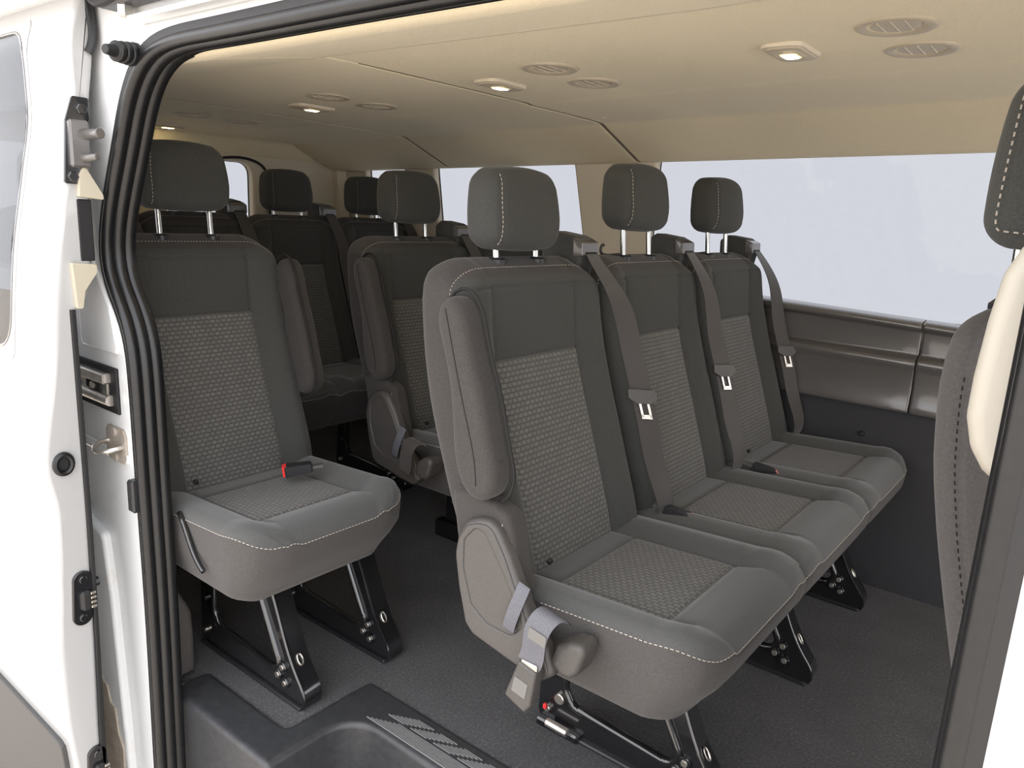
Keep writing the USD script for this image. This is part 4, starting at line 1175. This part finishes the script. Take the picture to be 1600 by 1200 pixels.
obj("floor_latch", bx((-0.085, -0.19, 0.0), (0.040, -0.15, 0.060), 0.004), "black_metal", b2)

# -- four-seat rear bench
W4 = 0.421
b4 = thing("bench_seat", "four-seat dark grey fabric bench across the back of the van", "bench seat", (ORG4, 1.658, 0.0))
cu = make_cushion(b4, W4, 4, 0.04)
for k in range(4):
    seat_unit(b4, W4 * (k - 1.5), W4, 0.040, 0.0 if k else 0.0, tongue=False)
for yc in (-0.60, -0.12, 0.36, 0.72):
    leg(b4, yc, 0.03)

# -- front passenger seat, right at the door pillar
fz = np.array([0.30, 0.42, 0.595, 0.70, 0.80, 0.87, 0.955, 1.0, 1.04])
frx = np.array([0.00, -0.03, -0.070, -0.097, -0.120, -0.132, -0.138, -0.135, -0.130])
fs = thing("front_seat", "dark grey front passenger seat at the right edge, beside the beige pillar trim", "seat", (0, 0, 0))
fR = PchipInterpolator(fz, frx)
ys = breaks(-0.235, 0.235, 0.025, (), 0.04)
zs = breaks(0.30, 1.04, 0.03, (), 0.04)
ds = breaks(-0.08, 0.08, 0.02, (-0.052,), 0.04)
V, q = rbox(ds, ys, zs, 0.04)
d, y, z = V.T.copy()
R = 0.07
half = np.where(z > 1.04 - R, 0.235 - R + np.sqrt(np.maximum(R * R - np.clip(z - 1.04 + R, 0, R) ** 2, 0)), 0.235)
y2 = np.sign(y) * np.where(np.abs(y) > 0.12, 0.12 + (np.abs(y) - 0.12) * (half - 0.12) / 0.115, np.abs(y))
y2 = y2 - np.sign(y) * 0.003 * gauss(d + 0.052, 0.005) * (np.abs(y) > 0.2)
V = np.stack([fR(z) + 0.08 + d, y2 + 1.195, z], 1)
m, _ = take(V, q, np.ones(len(q), bool))
fb = obj("backrest", m, "fabric_side", fs, smooth=60)
Pst = [(float(fR(zq)) + 0.028, 1.195 - 0.235 - 0.0006, zq) for zq in np.linspace(0.34, 0.975, 60)]
obj("stitching", stitches(Pst, 0.0010, 0.005, 0.005), "piping", fb, smooth=False, kind="stuff")
obj("cushion", bx((-0.02, 0.96, 0.22), (0.50, 1.43, 0.44), 0.05), "fabric_side", fs)
# headrest
w, H, T = 0.25, 0.195, 0.115
ys = breaks(-w / 2, w / 2, 0.016, (), 0.032)
zs = breaks(0, H, 0.015, (), 0.036)
ds = breaks(-T / 2, T / 2, 0.013, (), 0.036)
V, q = rbox(ds, ys, zs, (0.036, 0.032, 0.036))
d, y, z = V.T.copy()
V = np.stack([d * (1 - 0.18 * (z / H) ** 2) - 0.072 + 0.004 * np.sin(z / H * 3) * -1, y + 1.150, z + 1.107], 1)
m, _ = take(V, q, np.ones(len(q), bool))
fh = obj("headrest", m, "fabric", fs, smooth=60)
Pst = []
for t in np.linspace(0, 1, 60):
    zq = 0.020 + t * (H - 0.045)
    e = min(zq, H - zq)
    dd = -(T / 2 - 0.036 + math.sqrt(max(0.036 ** 2 - max(0.036 - e, 0) ** 2, 0))) + 0.014
    Pst.append((dd * (1 - 0.18 * (zq / H) ** 2) - 0.072, 1.150 - w / 2 - 0.0006, zq + 1.107))
Pst = [(-0.02, Pst[0][1], Pst[0][2] - 0.003), (-0.06, Pst[0][1], Pst[0][2] - 0.004)] + Pst
obj("stitching", stitches(Pst, 0.0010, 0.005, 0.0045), "thread", fh, smooth=False, kind="stuff")
for yy in (1.085, 1.215):
    obj("post", cyl((-0.088, yy, 0.99), (-0.092, yy, 1.13), 0.007, 14), "chrome", fh)
    obj("guide", bx((-0.112, yy - 0.022, 1.030), (-0.066, yy + 0.022, 1.048), 0.006), "plastic_black", fs)
# beige pillar pad in front of it
pd = rounded(Polygon([(-0.047, 0.911), (-0.060, 0.918), (-0.073, 0.938), (-0.080, 0.965), (-0.080, 1.00), (-0.077, 1.05), (-0.072, 1.09), (-0.062, 1.113), (-0.045, 1.135), (0.02, 1.20), (0.16, 1.28), (0.16, 0.91)]), 0.004)
obj("trim_1", plate(pd, 0.742, 0.800, "y", 0.016, seg=5, step=0.006), "beige_pale", smooth=60, kind="structure", label="pale beige rounded pillar trim at the right edge")
